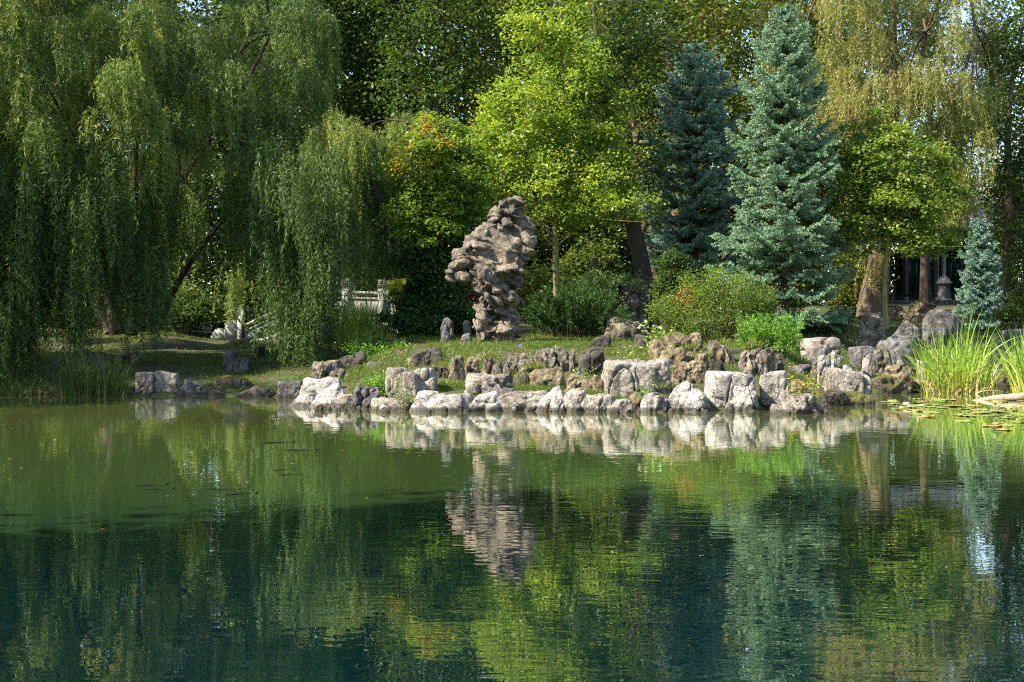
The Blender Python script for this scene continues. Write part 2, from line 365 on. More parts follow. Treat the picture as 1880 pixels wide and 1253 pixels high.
col = ramp(t, n1, [(0.38, (0.030, 0.040, 0.010)), (0.52, (0.055, 0.072, 0.014)), (0.62, (0.085, 0.065, 0.032))])
col = mixc(t, 0.6, col, ramp(t, n2, [(0.3, (0.35, 0.35, 0.3)), (0.7, (1.3, 1.3, 1.2))]), 'MULTIPLY')
p = N(t, 'ShaderNodeBsdfPrincipled', Roughness=0.95); t.links.new(col, p.inputs['Base Color'])
b = N(t, 'ShaderNodeBump', Strength=1, Distance=0.06); t.links.new(n2, b.inputs['Height']); t.links.new(b.outputs[0], p.inputs['Normal'])
t.links.new(p.outputs[0], out.inputs[0])
tag(obj('ground', gm, m), kind='structure')

# ------------------------------------------------------------------ water
m, t, out = new_mat('turbid green pond water')
geo = t.nodes.new('ShaderNodeNewGeometry')
def wave(sx, sy, scale, detail, rough, dist):
    mp = t.nodes.new('ShaderNodeMapping'); mp.inputs['Scale'].default_value = (sx, sy, 1)
    t.links.new(geo.outputs['Position'], mp.inputs[0])
    return noise_n(t, mp.outputs[0], scale, detail, rough, dist)
h1 = wave(1, 1.0, 1.3, 1, 0.4, 0.3)      # long slow swell
h2 = wave(.8, 1.6, 3.6, 1, 0.4, 0.9)     # ripples
h3 = wave(.8, 1.2, 11.0, 0, 0.5, 0.3)     # fine ripples
calm = ramp(t, wave(1, 1, 0.12, 2, 0.5, 0), [(0.38, (0.35, 0.35, 0.35)), (0.62, (1, 1, 1))])
hh = math_n(t, 'ADD', math_n(t, "MULTIPLY", h1, 0.0016), math_n(t, "MULTIPLY", math_n(t, "MULTIPLY", h2, 0.0015), calm))
hh = math_n(t, 'ADD', hh, math_n(t, 'MULTIPLY', math_n(t, 'MULTIPLY', h3, 0.00034), calm))
b = N(t, 'ShaderNodeBump', Strength=1.0, Distance=1.0); t.links.new(hh, b.inputs['Height'])
sy = t.nodes.new('ShaderNodeSeparateXYZ'); t.links.new(geo.outputs['Position'], sy.inputs[0])
# body colour paints the far water sunlit olive and the near water shaded teal
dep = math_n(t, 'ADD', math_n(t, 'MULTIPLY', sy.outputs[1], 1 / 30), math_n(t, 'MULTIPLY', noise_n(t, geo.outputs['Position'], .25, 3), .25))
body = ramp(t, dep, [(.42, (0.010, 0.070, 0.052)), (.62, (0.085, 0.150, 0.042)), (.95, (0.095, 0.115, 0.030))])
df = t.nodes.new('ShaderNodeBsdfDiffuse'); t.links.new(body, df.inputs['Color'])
gl = t.nodes.new('ShaderNodeBsdfGlossy'); gl.inputs['Roughness'].default_value = 0.0; gl.inputs['Color'].default_value = (.97, 1, .97, 1)
fr = t.nodes.new('ShaderNodeFresnel'); fr.inputs['IOR'].default_value = 1.5
for q_ in (gl, fr): t.links.new(b.outputs[0], q_.inputs['Normal'])
mx = t.nodes.new('ShaderNodeMixShader'); t.links.new(math_n(t, 'MINIMUM', math_n(t, 'MULTIPLY', fr.outputs[0], 1.85), .86), mx.inputs[0])
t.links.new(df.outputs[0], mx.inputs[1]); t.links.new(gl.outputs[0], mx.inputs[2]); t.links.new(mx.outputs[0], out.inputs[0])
wx = np.linspace(-60, 60, 13); wy = np.linspace(-3, 62, 14); ax, ay = np.meshgrid(wx, wy)
ii = (np.arange(13)[:, None] * 13 + np.arange(12)[None]).ravel()
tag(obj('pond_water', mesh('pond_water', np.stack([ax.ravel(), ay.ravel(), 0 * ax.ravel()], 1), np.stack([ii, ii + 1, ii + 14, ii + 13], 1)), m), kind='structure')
# ------------------------------------------------------------------ rocks
def worley2(p, seed=0):
    i = np.floor(p).astype(np.int64); b1 = np.full(len(p), 9.0); b2 = b1.copy()
    for a in (-1, 0, 1):
        for b in (-1, 0, 1):
            for c in (-1, 0, 1):
                j = i + np.array([a, b, c]); q = j + np.stack([_hash(j[:, 0], j[:, 1], j[:, 2], seed + s) for s in (1, 2, 3)], 1)
                d = np.sqrt(((q - p) ** 2).sum(1)); b2 = np.minimum(b2, np.maximum(b1, d)); b1 = np.minimum(b1, d)
    return b1, b2
_ICO = {}
def ico(n):
    if n not in _ICO:
        bm = bmesh.new(); bmesh.ops.create_icosphere(bm, subdivisions=n, radius=1)
        _ICO[n] = (np.array([v.co[:] for v in bm.verts]), np.array([[v.index for v in f.verts] for f in bm.faces])); bm.free()
    return _ICO[n]

def lobe(kind, w, d, h, seed, sub):
    """one boulder shape filling a w x d x h box that stands on z=0"""
    rs = np.random.RandomState(seed); v, f = ico(sub)
    if kind == 'block':
        ns = np.array([[1, 0, 0], [-1, 0, 0], [0, 1, 0], [0, -1, 0], [0, 0, 1], [0, 0, -1]], float) + rs.uniform(-.10, .10, (6, 3))
        hs = rs.uniform(.72, .86, 6)
        ex = norm(rs.choice([-1, 1], (7, 3)) * rs.uniform(.25, 1, (7, 3))); eh = rs.uniform(.93, 1.15, 7)
        pw = 14; amp = 0.030
    elif kind == 'slab':
        ns = np.array([[1, 0, .6], [-1, 0, .6], [0, 1, .1], [0, -1, .6], [0, 0, 1], [0, 0, -1]], float) + rs.uniform(-.38, .38, (6, 3))
        hs = rs.uniform(.6, .9, 6); ex = norm(rs.normal(size=(8, 3))); eh = rs.uniform(.85, 1.1, 8); pw = 10; amp = 0.045
    else:
        ns = np.concatenate([norm(rs.normal(size=(8, 3))), [[rs.normal() * .15, rs.normal() * .15 - .1, 1], [1, 0, .1], [-1, 0, .1]]]); hs = np.concatenate([rs.uniform(.7, .95, 8), [.55, .8, .8]])
        ex = norm(rs.normal(size=(9, 3))); eh = rs.uniform(.75, 1.05, 9); pw = 7; amp = 0.07
    ns = norm(np.concatenate([ns, ex])); hs = np.concatenate([hs, eh])
    q = np.maximum(v @ ns.T, 1e-3) / hs
    r = 1 / (q ** pw).sum(1) ** (1 / pw)
    p = v * r[:, None]
    p = (p - p.min(0)) / (p.max(0) - p.min(0)) - np.array([.5, .5, 0])
    S = np.array([w, d, h]); p = p * S
    s0 = min(w, d, h) ** 0.5 * max(w, d, h) ** 0.5
    nrm = norm(v / S)
    o = rs.uniform(0, 90, 3)
    dis = amp * 2.2 * s0 * fbm(p / s0 * 1.7 + o, 3, seed)
    rd = 1 - np.abs(fbm(p / s0 * 2.6 + o, 4, seed + 7)) * 2
    dis = dis + amp * 1.2 * s0 * (rd - .5)
    ck = np.abs(noise(p * np.array([1, 1, .45]) / s0 * 2.0 + o, seed + 3))
    dis = dis - (0.08 if kind != 'slab' else .05) * s0 * np.clip(1 - ck / .06, 0, 1)
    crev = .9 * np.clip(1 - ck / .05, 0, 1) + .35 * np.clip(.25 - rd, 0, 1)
    f1, f2 = worley2(p / s0 * np.array([1.5, 1.5, 1.1]) + o + .35 * fbm(p / s0 * 2 + o, 3, seed + 20)[:, None], seed + 21)
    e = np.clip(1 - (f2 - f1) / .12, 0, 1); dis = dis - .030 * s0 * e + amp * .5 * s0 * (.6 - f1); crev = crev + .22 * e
    dis = dis + 0.012 * fbm(p * 11 + o, 3, seed + 5, .6)
    if kind == 'karst':
        wl = worley(p / s0 * np.array([3.4, 3.4, 2.4]) + o + .5 * fbm(p / s0 * 3 + o, 2, seed)[:, None], seed)
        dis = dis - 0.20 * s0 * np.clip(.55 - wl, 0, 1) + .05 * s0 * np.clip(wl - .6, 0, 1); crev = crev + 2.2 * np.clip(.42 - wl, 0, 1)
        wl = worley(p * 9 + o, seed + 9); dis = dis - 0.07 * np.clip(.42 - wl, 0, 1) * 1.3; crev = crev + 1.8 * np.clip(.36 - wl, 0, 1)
    p = p + nrm * dis[:, None]
    p = (p - p.min(0)) / (p.max(0) - p.min(0)) - np.array([.5, .5, 0])
    return p * S, f, np.clip(crev, 0, 1)

def rock(name, x0, y0, x1, y1, D, kind, mat, label, lobes=None, depth=None, sink=.18, seed=None, cat='rock', group=None, tilt=0):
    a = P(x0, y1, D); b = P(x1, y0, D)
    w = b[0] - a[0]; h = b[2] - a[2]; cx = (a[0] + b[0]) / 2
    d = depth or min(max(.62 * w, .55 * h), 1.5)
    seed = seed if seed is not None else int(x0 * 7 + y0 * 13)
    if group == G1 and kind != 'block': w *= 1.12
    big = (x1 - x0) * (y1 - y0)
    sub = 6 if big > 6500 else 5 if big > 700 else 4
    vs, fs, n, cr = [], [], 0, []
    gnd = max(ground_z(cx, D)[0], -.12) - a[2]
    for k, L in enumerate(lobes or [(0, 0, 1, 1)]):
        u0, v0, u1, v1 = L[:4]; dy = L[4] if len(L) > 4 else 0; kd = L[5] if len(L) > 5 else kind; dep = L[6] if len(L) > 6 else d * (.55 + .45 * (u1 - u0))
        lw = (u1 - u0) * w; top = h * (1 - v0); bot = h * (1 - v1)
        if v1 > .93:
            bot = min(bot, gnd) - sink
            if kd in ('round', 'karst'): bot -= .45 * (top - bot)
        p, f, cc = lobe(kd, lw, dep, top - bot, seed + 11 * k, sub if (u1 - u0) > .35 else min(sub, 5))
        if k == 0 and tilt:
            p[:, 2] += p[:, 0] * tilt * np.clip(p[:, 2] / (top - bot), 0, 1)
        if kd == 'karst': p[:, 0] *= 1.08
        p = p + np.array([(u0 + u1) / 2 * w - w / 2, dy, bot]); vs.append(p); fs.append(f + n); n += len(p); cr.append(cc)
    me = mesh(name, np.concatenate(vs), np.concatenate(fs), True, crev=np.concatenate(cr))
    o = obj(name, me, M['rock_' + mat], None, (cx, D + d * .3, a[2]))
    return tag(o, label, cat, group)

G1, G2, G3, G4 = 'rocks lining the water edge', 'rocks on the bank', 'pitted rocks of the upper tier', 'rocks on the far slope'
R = [
# left shore
('boulder',0,656,42,681,35,'round','grey','pale flat boulder at the far left edge behind hanging willow strands',G2),
('boulder',152,646,198,666,36,'round','grey','low grey boulder under the big willow, leftmost of the three behind the sedge',G2),
('rock_slab',128,662,212,690,34.8,'slab','grey','long low slab sloping down to the right behind the dark sedge',G2),
('karst_rock',214,645,258,674,36.2,'karst','karst','small pitted rock standing in the shaded grass slope above the cleft block',G2),
('boulder',188,650,214,664,36.4,'round','grey','little stone between two bigger ones on the shaded grass slope',G2),
('stone_block',247,683,282,724,32.5,'block','pale','left half of the cleft block beside the sedge at the waterline',G1),
('stone_block',281,681,326,724,32.6,'block','pale','right half of the cleft block beside the sedge at the waterline',G1),
('boulder',323,706,384,724,32.4,'slab','grey','low wet stone right of the cleft block at the water',G1),
('boulder',333,696,380,712,33.2,'round','grey','rounded stones behind the low wet stone near the cleft block',G2),
('rock_slab',380,712,424,725,32.3,'slab','dark','thin flat dark slab touching the water left of the mossy boulder',G1),
('boulder',398,689,457,719,32.9,'karst','moss','mossy brown boulder at the water in front of the shaded lawn',G1),
('rock_slab',422,709,514,729,31.9,'slab','dark','long dark ledge lying along the water under the mossy bank',G1),
('stone_block',509,699,556,731,31.2,'block','grey','grey angular block at the water left of the smooth round boulder',G1),
('standing_stone',409,645,458,682,35.4,'block','grey','grey L shaped stone standing alone on the shaded lawn',G2),
('boulder',463,636,492,663,38,'round','dark','dark pointed stone on the lawn right of the bridge end',G2),
('rock_slab',398,620,472,640,42,'slab','dark','dark flat slab lying below the scroll end of the bridge',G2),
('boulder',553,691,621,722,30.6,'round','white','smooth pale round topped boulder behind the wedge shaped rock',G1),
('wedge_boulder',531,707,636,751,28.3,'slab','white','big pale wedge shaped boulder rising to the right at the water',G1),
('stone_block',616,724,648,749,27.9,'block','pale','small squarish stone joined to the wedge shaped boulder on its right',G1),
('karst_rock',571,659,640,703,32.2,'karst','karst','rough pitted grey rock behind the smooth round topped boulder',G2),
('boulder',621,645,673,691,33.8,'karst','dark','dark brown rough round rock below the tall light green grass',G2),
('boulder',668,663,725,694,32.4,'round','grey','blue grey boulder between the brown round rock and the split block',G2),
('boulder',646,704,697,750,27.6,'karst','grey','arched grey rock with two feet at the waterline',G1),
('rock_slab',678,731,753,755,27.0,'block','pale','low flat pale slab at the water below the split block',G1),
('boulder',714,621,759,653,35.6,'block','dark','dark squarish boulder on the grass under the leafy shrub',G2),
('split_block',705,672,802,733,27.9,'block','pale','large pale block split into three upright parts by the water',G1),
('karst_rock',752,638,812,678,31.6,'karst','dark','dark pitted rock with black holes left of the statue mound',G3),
('boulder',811,649,842,669,32,'round','grey','small smooth grey stone left of the tan pillar rocks',G3),
('boulder',779,672,830,701,30.2,'karst','dark','low dark rock behind the split block',G2),
# upper tier below the sculpture
('karst_rock',824,652,854,706,29.8,'karst','tan','tall tan knobbly rock, leftmost of the row below the statue',G3),
('karst_rock',850,654,882,690,30.1,'karst','tan','tan rounded rock second in the row below the statue',G3),
('karst_rock',884,656,908,690,30.1,'karst','tan','narrow tan pillar rock above the block with black mark',G3),
('karst_rock',903,664,923,690,30.0,'karst','karst','short dark streaked rock right of the narrow tan pillar',G3),
('karst_rock',921,665,941,692,29.9,'karst','karst','thin spotted rock above the right end of the black marked block',G3),
('karst_rock',929,648,955,680,30.5,'karst','karst','spotted pale rock left of the square lichen rock in the row',G3),
('karst_rock',950,648,982,680,30.4,'karst','karst','squarish lichen rock next to the largest pitted rock of the row',G3),
('karst_rock',977,634,1058,682,30.6,'karst','karst','largest pitted grey rock of the row right of the statue',G3),
('karst_rock',1060,638,1111,692,30.3,'karst','dark','dark upright rock between the pitted rock and the big flat block',G3),
('karst_rock',1076,616,1122,644,33,'karst','dark','dark low rock ledge on the grass above the big flat block',G3),
('boulder',843,612,866,628,34.5,'round','grey','small round stone left of the foot of the statue',G2),
('boulder',848,588,868,612,36.6,'round','grey','pale stone half hidden under the shrub left of the statue',G2),
('standing_stone',808,583,836,632,35,'round','grey','upright rounded grey stone standing left of the statue',G2),
('boulder',942,631,963,645,32.6,'round','grey','small grey stone in the grass in front of the statue foot',G2),
('boulder',872,646,894,659,31,'round','pale','small pale stone in the grass above the tan rocks',G2),
('boulder',941,680,971,703,29,'round','moss','bright green moss cushion stone right of the black marked block',G2),
('boulder',966,674,1044,712,28.9,'round','tan','long brown rounded boulder on the lit lawn strip',G2),
('boulder',1039,686,1078,716,28.4,'karst','tan','brown folded rock right of the long brown boulder',G2),
('boulder',1066,696,1098,718,28.2,'round','tan','small tan rock in front of the brown folded rock',G2),
('boulder',1086,688,1112,714,28.1,'round','tan','smooth tan stone touching the big flat block',G2),
# front row
('marked_block',851,685,945,731,27.5,'block','pale','rectangular pale block with a black painted mark on its front',G1),
('boulder',752,718,861,760,26.75,'slab','white','long low white rock at the water in front of the split block',G1),
('boulder',857,720,930,757,26.8,'slab','white','low white triangular rock in front of the black marked block',G1),
('boulder',914,718,1004,754,26.9,'karst','pale','low rough cream rock with orange lichen at the water',G1),
('boulder',979,709,1040,757,26.8,'slab','white','angular tent shaped white rock in the front row',G1),
('boulder',1034,713,1122,758,26.7,'karst','pale','rough grey white rock with a flat top at the water',G1),
('boulder',1113,733,1162,757,26.6,'round','pale','low rounded pink grey rock in the front row',G1),
('boulder',1155,719,1184,754,26.9,'karst','tan','rusty tan rock wedged below the big flat block',G1),
('big_block',1107,658,1236,732,27.9,'block','pale','biggest flat topped pale block with a step in its front',G1),
('boulder',1179,700,1304,758,26.7,'slab','white','broad white rock with folded lobes right of the big block',G1),
('karst_rock',1194,609,1292,675,31.2,'karst','tan','tan crumbling rock pile grown with grass behind the big block',G3),
('karst_rock',1231,662,1293,708,29.2,'karst','tan','ochre layered rock below the crumbling pile',G3),
('karst_rock',1271,647,1308,688,30,'karst','tan','tan upright rock right of the ochre layered rock',G3),
('karst_rock',1258,610,1292,638,32.3,'karst','tan','pale crest stone on top of the crumbling rock pile',G3),
('karst_rock',1301,629,1350,670,31.6,'karst','tan','rounded tan rock on the right shoulder of the pile',G3),
('boulder',1305,659,1334,688,30.6,'karst','dark','dark rock in shadow under the rounded tan rock',G3),
('boulder',1290,690,1312,716,28.6,'round','tan','tan stone squeezed left of the tall white boulder',G3),
('tall_boulder',1300,682,1399,754,27.2,'round','white','tall white boulder with a smooth sunlit top at the water',G1),
('tall_block',1395,681,1450,748,27.6,'block','pale','upright block with a shaded right side beside the tall white boulder',G1),
('karst_rock',1357,638,1427,692,30.4,'karst','karst','rounded spotted rock wall under the green juniper',G3),
('karst_rock',1421,648,1443,690,30.8,'karst','dark','narrow dark rock ending the spotted wall on the right',G3),
('stone_block',1472,619,1547,667,34.4,'block','pale','pale flat topped block on the grass below the blue spruce',G2),
('boulder',1490,638,1528,698,31.4,'slab','grey','blue grey leaning rock in front of the flat topped block',G2),
('boulder',1502,652,1528,700,30.8,'block','white','pale pointed rock facing the water in front of the leaning rock',G2),
('standing_stone',1525,646,1543,684,31.3,'round','white','thin white finger shaped stone',G2),
('boulder',1452,669,1490,693,31.8,'round','grey','low grey stones behind the yellow leaved plant',G2),
('boulder',1522,676,1600,724,30.2,'round','pale','large pale faceted boulder with a rusty right side',G1),
('rock_slab',1536,670,1578,684,31.6,'slab','white','thin white slab lying behind the faceted boulder',G2),
('boulder',1508,714,1552,746,28.6,'karst','dark','dark wet rough rock at the water below the yellow plant',G1),
('boulder',1546,719,1604,744,28.7,'karst','moss','low black and mossy rock at the water below the faceted boulder',G1),
('islet_rock',1422,723,1514,763,26.0,'karst','pale','small spotted rock islet in the water with dry grass on top',G1),
('boulder',1452,696,1484,716,29.6,'round','tan','brown stone hidden between the yellow plant stems',G2),
('rock_slab',1562,635,1614,661,36.2,'block','grey','flat grey slab on the grass right of the flat topped block',G2),
('karst_rock',1574,574,1630,640,39.5,'karst','karst','tall mottled black and cream rock on the slope',G4),
('boulder',1612,616,1694,662,39,'round','grey','large smooth blue grey boulder behind the reeds',G4),
('karst_rock',1602,638,1640,683,35.6,'karst','karst','coarse brown rock with a pointed top left of the reeds',G2),
('boulder',1583,650,1606,678,35,'round','pale','smooth tan stone left of the coarse brown rock',G2),
('boulder',1642,657,1664,674,35.4,'round','pale','small grey tan stone right of the coarse brown rock',G2),
('rock_slab',1610,668,1678,703,33.6,'karst','tan','flat brown crumbling ledge above the mossy bank',G2),
('boulder',1598,689,1667,719,33.2,'karst','moss','moss covered overhanging rock at the dark water edge',G1),
('boulder',1655,698,1690,722,34,'karst','dark','dark rock at the water just left of the reeds',G1),
('boulder',1688,662,1708,722,34.6,'block','pale','upright pinkish rock hidden behind the left reed blades',G1),
('karst_rock',1640,551,1722,594,52,'karst','tan','sunlit tan rock heap in front of the pavilion',G4),
('karst_rock',1588,560,1662,584,52,'karst','tan','low tan rock behind the slender yellow trunk',G4),
('boulder',1636,590,1700,624,44,'slab','grey','long grey boulder on the slope below the tan rock heap',G4),
('boulder',1695,568,1776,620,44.5,'round','grey','large rounded dark grey boulder right of the tan heap',G4),
('boulder',1806,613,1858,644,43,'slab','grey','flat grey boulder between the two reed clumps',G4),
('boulder',1846,604,1900,626,44,'block','grey','pale grey block at the right edge behind the reeds',G4),
('boulder',1823,642,1856,686,41,'block','grey','blue grey upright boulder between the reed clumps',G4),
('boulder',1800,678,1858,714,37,'karst','moss','moss topped rock in the water between the reed clumps',G1),
('standing_stone',1834,495,1857,560,58,'block','tan','tall pinkish standing stone behind the little spruce',G4),
('boulder',1740,640,1800,668,41,'round','grey','grey boulder seen through the right part of the reeds',G4),
('karst_rock',1112,580,1190,625,36.5,'karst','karst','overhanging grey rock under the dark juniper on its right',G4),
('rock_wall',1072,504,1192,568,41.5,'karst','karst','big ivy grown rock mass behind the dark juniper',G4),
('boulder',1164,614,1186,636,33.5,'round','dark','small dark stone below the overhanging grey rock',G3),
('boulder',1420,562,1446,586,39,'round','tan','rounded tan stone under the lowest spruce branches',G4),
('boulder',1196,690,1232,712,28.3,'round','pale','pale stone behind the right end of the big flat block',G2),
('boulder',682,590,706,616,44,'round','tan','tan stone under the right end of the bridge',G4),
('boulder',744,655,776,676,31.8,'round','grey','little grey stone beside the dark pitted rock',G3),
]
LB = {
 'split_block': ([(0,.05,.52,1),(.34,.14,.66,1.02,-.16),(.54,.06,1,1.02,.05)], .8),
 'big_block': ([(0,.04,.80,1,0,'block'),(.58,0,1,.97,.06,'block'),(.12,.62,.42,1.05,-.16,'slab')], 1.0),
 'tall_boulder': ([(.05,0,.95,1,.1,'block'),(0,.3,.42,1.02,-.1,'round'),(.36,.28,.95,1.02,-.26,'round')], 1.0),
 'wedge_boulder': ([(.28,0,1,1,0,'slab'),(0,.35,.6,1.02,-.12,'slab'),(.3,.45,.98,1.02,-.25,'round')], .9),
 'islet_rock': ([(.25,0,.85,1),(0,.5,.6,1,-.1),(.4,.4,1,1,.05)], .8),
 'rock_wall': ([(0,.1,.5,1),(.3,0,.75,1,.1),(.6,.1,1,1)], 1.6),
}
for r in R:
    nm, x0, y0, x1, y1, D, kd, mt, lab, grp = r
    lob, dep = LB.get(nm, (None, None)); tilt = 0
    key = (x0, y0)
    if key == (1179, 700): lob = [(0,.35,.45,1,-.1,'round'),(.18,.02,.82,.98,.12,'slab'),(.5,.25,.93,1,-.12,'round'),(.84,.4,1,1,0,'round')]
    if key == (1194, 609): lob = [(0,.2,.5,1,0),(.3,0,.8,.9,.2),(.15,.35,.75,1,-.2),(.6,.3,1,1,.1)]
    if key == (977, 634): lob = [(0,.1,.6,1),(.4,0,.92,1,.05),(.8,.12,1,.95)]
    if key == (1357, 638): lob = [(0,.1,.45,1,-.1,'karst'),(.25,.02,.7,1),(.5,0,1,.95)]
    if key == (409, 645): lob = [(0,0,.55,.9),(.35,.3,1,1),(0,.55,.4,1.05,-.1)]
    if key == (979, 709): lob = [(.25,0,1,1,0,'slab'),(0,.4,.65,1,-.1,'slab'),(.45,.35,1,1,-.15,'slab')]
    if key == (1034, 713): lob = [(0,0,.6,1,0,'round'),(.35,.2,1,1,-.05,'karst')]
    if key == (752, 718): lob = [(0,0,.75,1,0,'slab'),(.45,.12,1,1,-.05,'block')]
    if key == (571, 659): lob = [(0,.1,.55,1),(.35,.05,.8,.9,.1),(.5,.4,1,1,-.05)]
    if key == (646, 704): lob = [(0,0,.42,1),(.2,.15,.9,.75,.05),(.36,.3,1,1,-.08)]
    if key == (1522, 676): lob = [(0,0,.8,1,0,'block'),(.4,.15,1,1,.05,'round')]
    if key == (1231, 662): lob = [(0,.3,.75,1,-.1),(.3,0,1,.62,.05,'karst'),(.35,.4,1,1,0)]
    if key == (1640, 551): lob = [(0,.45,.6,1,-.2,'round'),(.4,0,1,.7),(.5,.3,.95,1)]
    if key == (1301, 629): tilt = -.2
    if key == (531, 707): tilt = .25
    o = rock(nm, x0, y0, x1, y1, D, kd, mt, lab, lob, dep, group=grp, tilt=tilt)
    if nm == 'marked_block': marked = o

rq = np.random.RandomState(77)
for k in range(34):
    px = rq.uniform(560, 1590); yb = np.interp(px, [560, 640, 1400, 1440, 1500, 1590], [752, 757, 758, 752, 746, 738]) - rq.uniform(0, 5); ww = rq.uniform(9, 24); hh_ = ww * rq.uniform(.35, .7)
    rock('small_stone', px, yb - hh_, px + ww, yb + 2, CAMZ * F / (yb + 3 - 590), ('round', 'slab')[k % 2], ('pale', 'tan', 'grey', 'white')[k % 4], 'small stone wedged between the front rocks at the waterline', sink=.08, group='small stones filling the gaps of the front row', seed=900 + k)
# black mark on the front of the rectangular block: a thin skin that follows the stone
from mathutils.bvhtree import BVHTree
bm = bmesh.new(); bm.from_mesh(marked.data); bvh = BVHTree.FromBMesh(bm); bm.free()
mx0, my0, mx1, my1 = 897, 691, 941, 711
g = 90; gh = 44; grid = -np.ones((gh + 1, g + 1), int); mv = []; 
def blot(u, v):
    e = [(.50,.36,.20,.24),(.36,.42,.14,.18),(.66,.42,.14,.22),(.80,.22,.13,.22),(.90,.38,.10,.25),(.60,.56,.10,.14),(.10,.80,.10,.12),(.2,.72,.10,.10),(.48,.74,.05,.22),(.50,.66,.30,.05),(.28,.30,.05,.07)]
    q = min(((u - a) / c) ** 2 + ((v - b_) / d_) ** 2 for a, b_, c, d_ in e)
    return q + .4 * noise(np.array([[u * 14, v * 7, 3.]]), 4)[0]
for j in range(gh + 1):
    for i in range(g + 1):
        px = mx0 + (mx1 - mx0) * i / g; py = my0 + (my1 - my0) * j / gh
        q = P(px, py, 27.5); loc = Vector(q) - marked.location
        hit, nr, _, _ = bvh.ray_cast(Vector((loc.x, loc.y - 2, loc.z)), Vector((0, 1, 0)))
        if hit is not None:
            grid[j, i] = len(mv); mv.append((hit + nr * .012)[:])
mf = []
for j in range(gh):
    for i in range(g):
        c = [grid[j, i], grid[j + 1, i], grid[j + 1, i + 1], grid[j, i + 1]]
        if min(c) >= 0 and blot((i + .5) / g, (j + .5) / gh) < 1: mf.append(c)

obj('painted_mark', mesh('painted_mark', mv, mf, True), plain_mat('black paint', (.008, .008, .008), .6), marked)

# ------------------------------------------------------------------ the scholar's rock statue
SD = 34.4; SK = 3.914
def sp(u, v): return P(760 + u / SK, 340 + v / SK, SD)
pxm = SD / F / SK
L = [ # u, v, ru, rv, rdepth, dy, angle
 (610,440,150,105,60,-.26,-32),
 (700,150,90,52,70,0,15),(600,215,70,50,60,-.05,20),(720,210,75,50,70,-.15,-10),(820,260,52,38,55,0,-25),(560,290,60,42,60,-.1,10),
 (670,280,62,48,70,-.15,35),(760,300,70,60,80,.05,-30),(500,340,60,55,65,.05,30),(640,400,160,115,120,.1,-30),(790,400,75,80,100,.0,-40),
 (800,430,55,55,80,-.15,-30),(430,400,55,50,70,.1,30),(500,440,110,70,110,.05,-20),(680,480,130,90,120,.1,0),(740,520,80,55,90,-.05,30),
 (370,470,70,50,80,0,20),(330,540,65,60,80,-.05,50),(300,610,50,60,60,.05,60),(360,660,60,45,60,0,-20),(285,650,32,38,40,.1,60),
 (420,560,90,60,100,0,-20),(540,540,120,60,120,.1,-5),(470,620,75,70,90,-.22,-30),(560,660,120,80,110,-.2,-35),(640,620,120,45,110,-.15,-5),
 (720,640,60,55,80,-.05,0),(700,700,85,60,90,0,20),(600,720,110,80,120,.12,-30),(480,720,80,60,90,.05,-50),(540,800,100,60,100,0,-40),
 (590,840,60,60,80,0,-60),(660,780,80,60,100,.05,0),(700,820,68,48,80,-.12,-10),(740,700,38,30,50,0,0),
 (490,890,55,50,70,-.05,-20),(520,950,75,55,80,0,0),(480,1020,52,50,70,-.05,0),(530,1040,70,50,80,.05,0),(500,1110,62,50,75,-.02,0),
 (640,900,75,60,90,.1,10),(690,930,60,90,80,.05,5),(700,1010,55,90,80,0,0),(650,1040,70,60,80,-.15,-20),(590,1050,42,32,60,-.1,-10),
 (640,1110,85,45,90,.05,0),(710,1080,42,60,70,.02,0),(575,1120,50,42,70,.05,0),(745,115,34,22,30,.02,35),(660,120,40,26,40,.02,20)]
v0, f0 = ico(4); vs, fs, n = [], [], 0
def chip(seed):
    r_ = np.random.RandomState(seed); nn = norm(r_.normal(size=(13, 3))); hs = r_.uniform(.62, 1.0, 13)
    return v0 * np.minimum(1 / ((np.maximum(v0 @ nn.T, 1e-3) / hs) ** 14).sum(1)[:, None] ** (1 / 14), 1.12)
base = sp(600, 1150); base = np.array([base[0], SD + .35, base[2]])
for u, v, ru, rv, rd, dy, ang in L:
    c = sp(u, v) - base; a = math.radians(ang)
    q = chip(int(u * 3 + v)) * np.array([ru, rd, rv]) * pxm * 1.2
    q = np.stack([q[:, 0] * math.cos(a) - q[:, 2] * math.sin(a), q[:, 1], q[:, 0] * math.sin(a) + q[:, 2] * math.cos(a)], 1)
    vs.append(q + np.array([c[0], dy, c[2]])); fs.append(f0 + n); n += len(v0)
tmp = obj('tmp', mesh('tmp', np.concatenate(vs), np.concatenate(fs)))
md = tmp.modifiers.new('r', 'REMESH'); md.mode = 'VOXEL'; md.voxel_size = 0.02
sm = tmp.modifiers.new('s', 'SMOOTH'); sm.iterations = 11; sm.factor = .5
dg = bpy.context.evaluated_depsgraph_get(); me = bpy.data.meshes.new_from_object(tmp.evaluated_get(dg))
bpy.data.objects.remove(tmp)
nv = len(me.vertices); co = np.empty(nv * 3, np.float32); me.vertices.foreach_get('co', co); co = co.reshape(-1, 3).astype(float)
nr = np.empty(nv * 3, np.float32); me.vertices.foreach_get('normal', nr); nr = nr.reshape(-1, 3).astype(float)
wp = co + .30 * np.stack([fbm(co * 1.5 + s, 3, 40 + i) for i, s in enumerate((0, 9, 21))], 1)
R1 = np.array([[.80, .25, -.55], [-.2, .95, .15], [.55, 0, .83]])       # plates dip to the lower right
q = wp @ R1.T * np.array([.85, .95, 2.1]); f1, f2 = worley2(q, 61); e1 = np.clip(1 - (f2 - f1) / .16, 0, 1)
q = wp @ R1.T * np.array([2.6, 2.6, 7.5]); g1, g2 = worley2(q, 63); e2 = np.clip(1 - (g2 - g1) / .2, 0, 1)
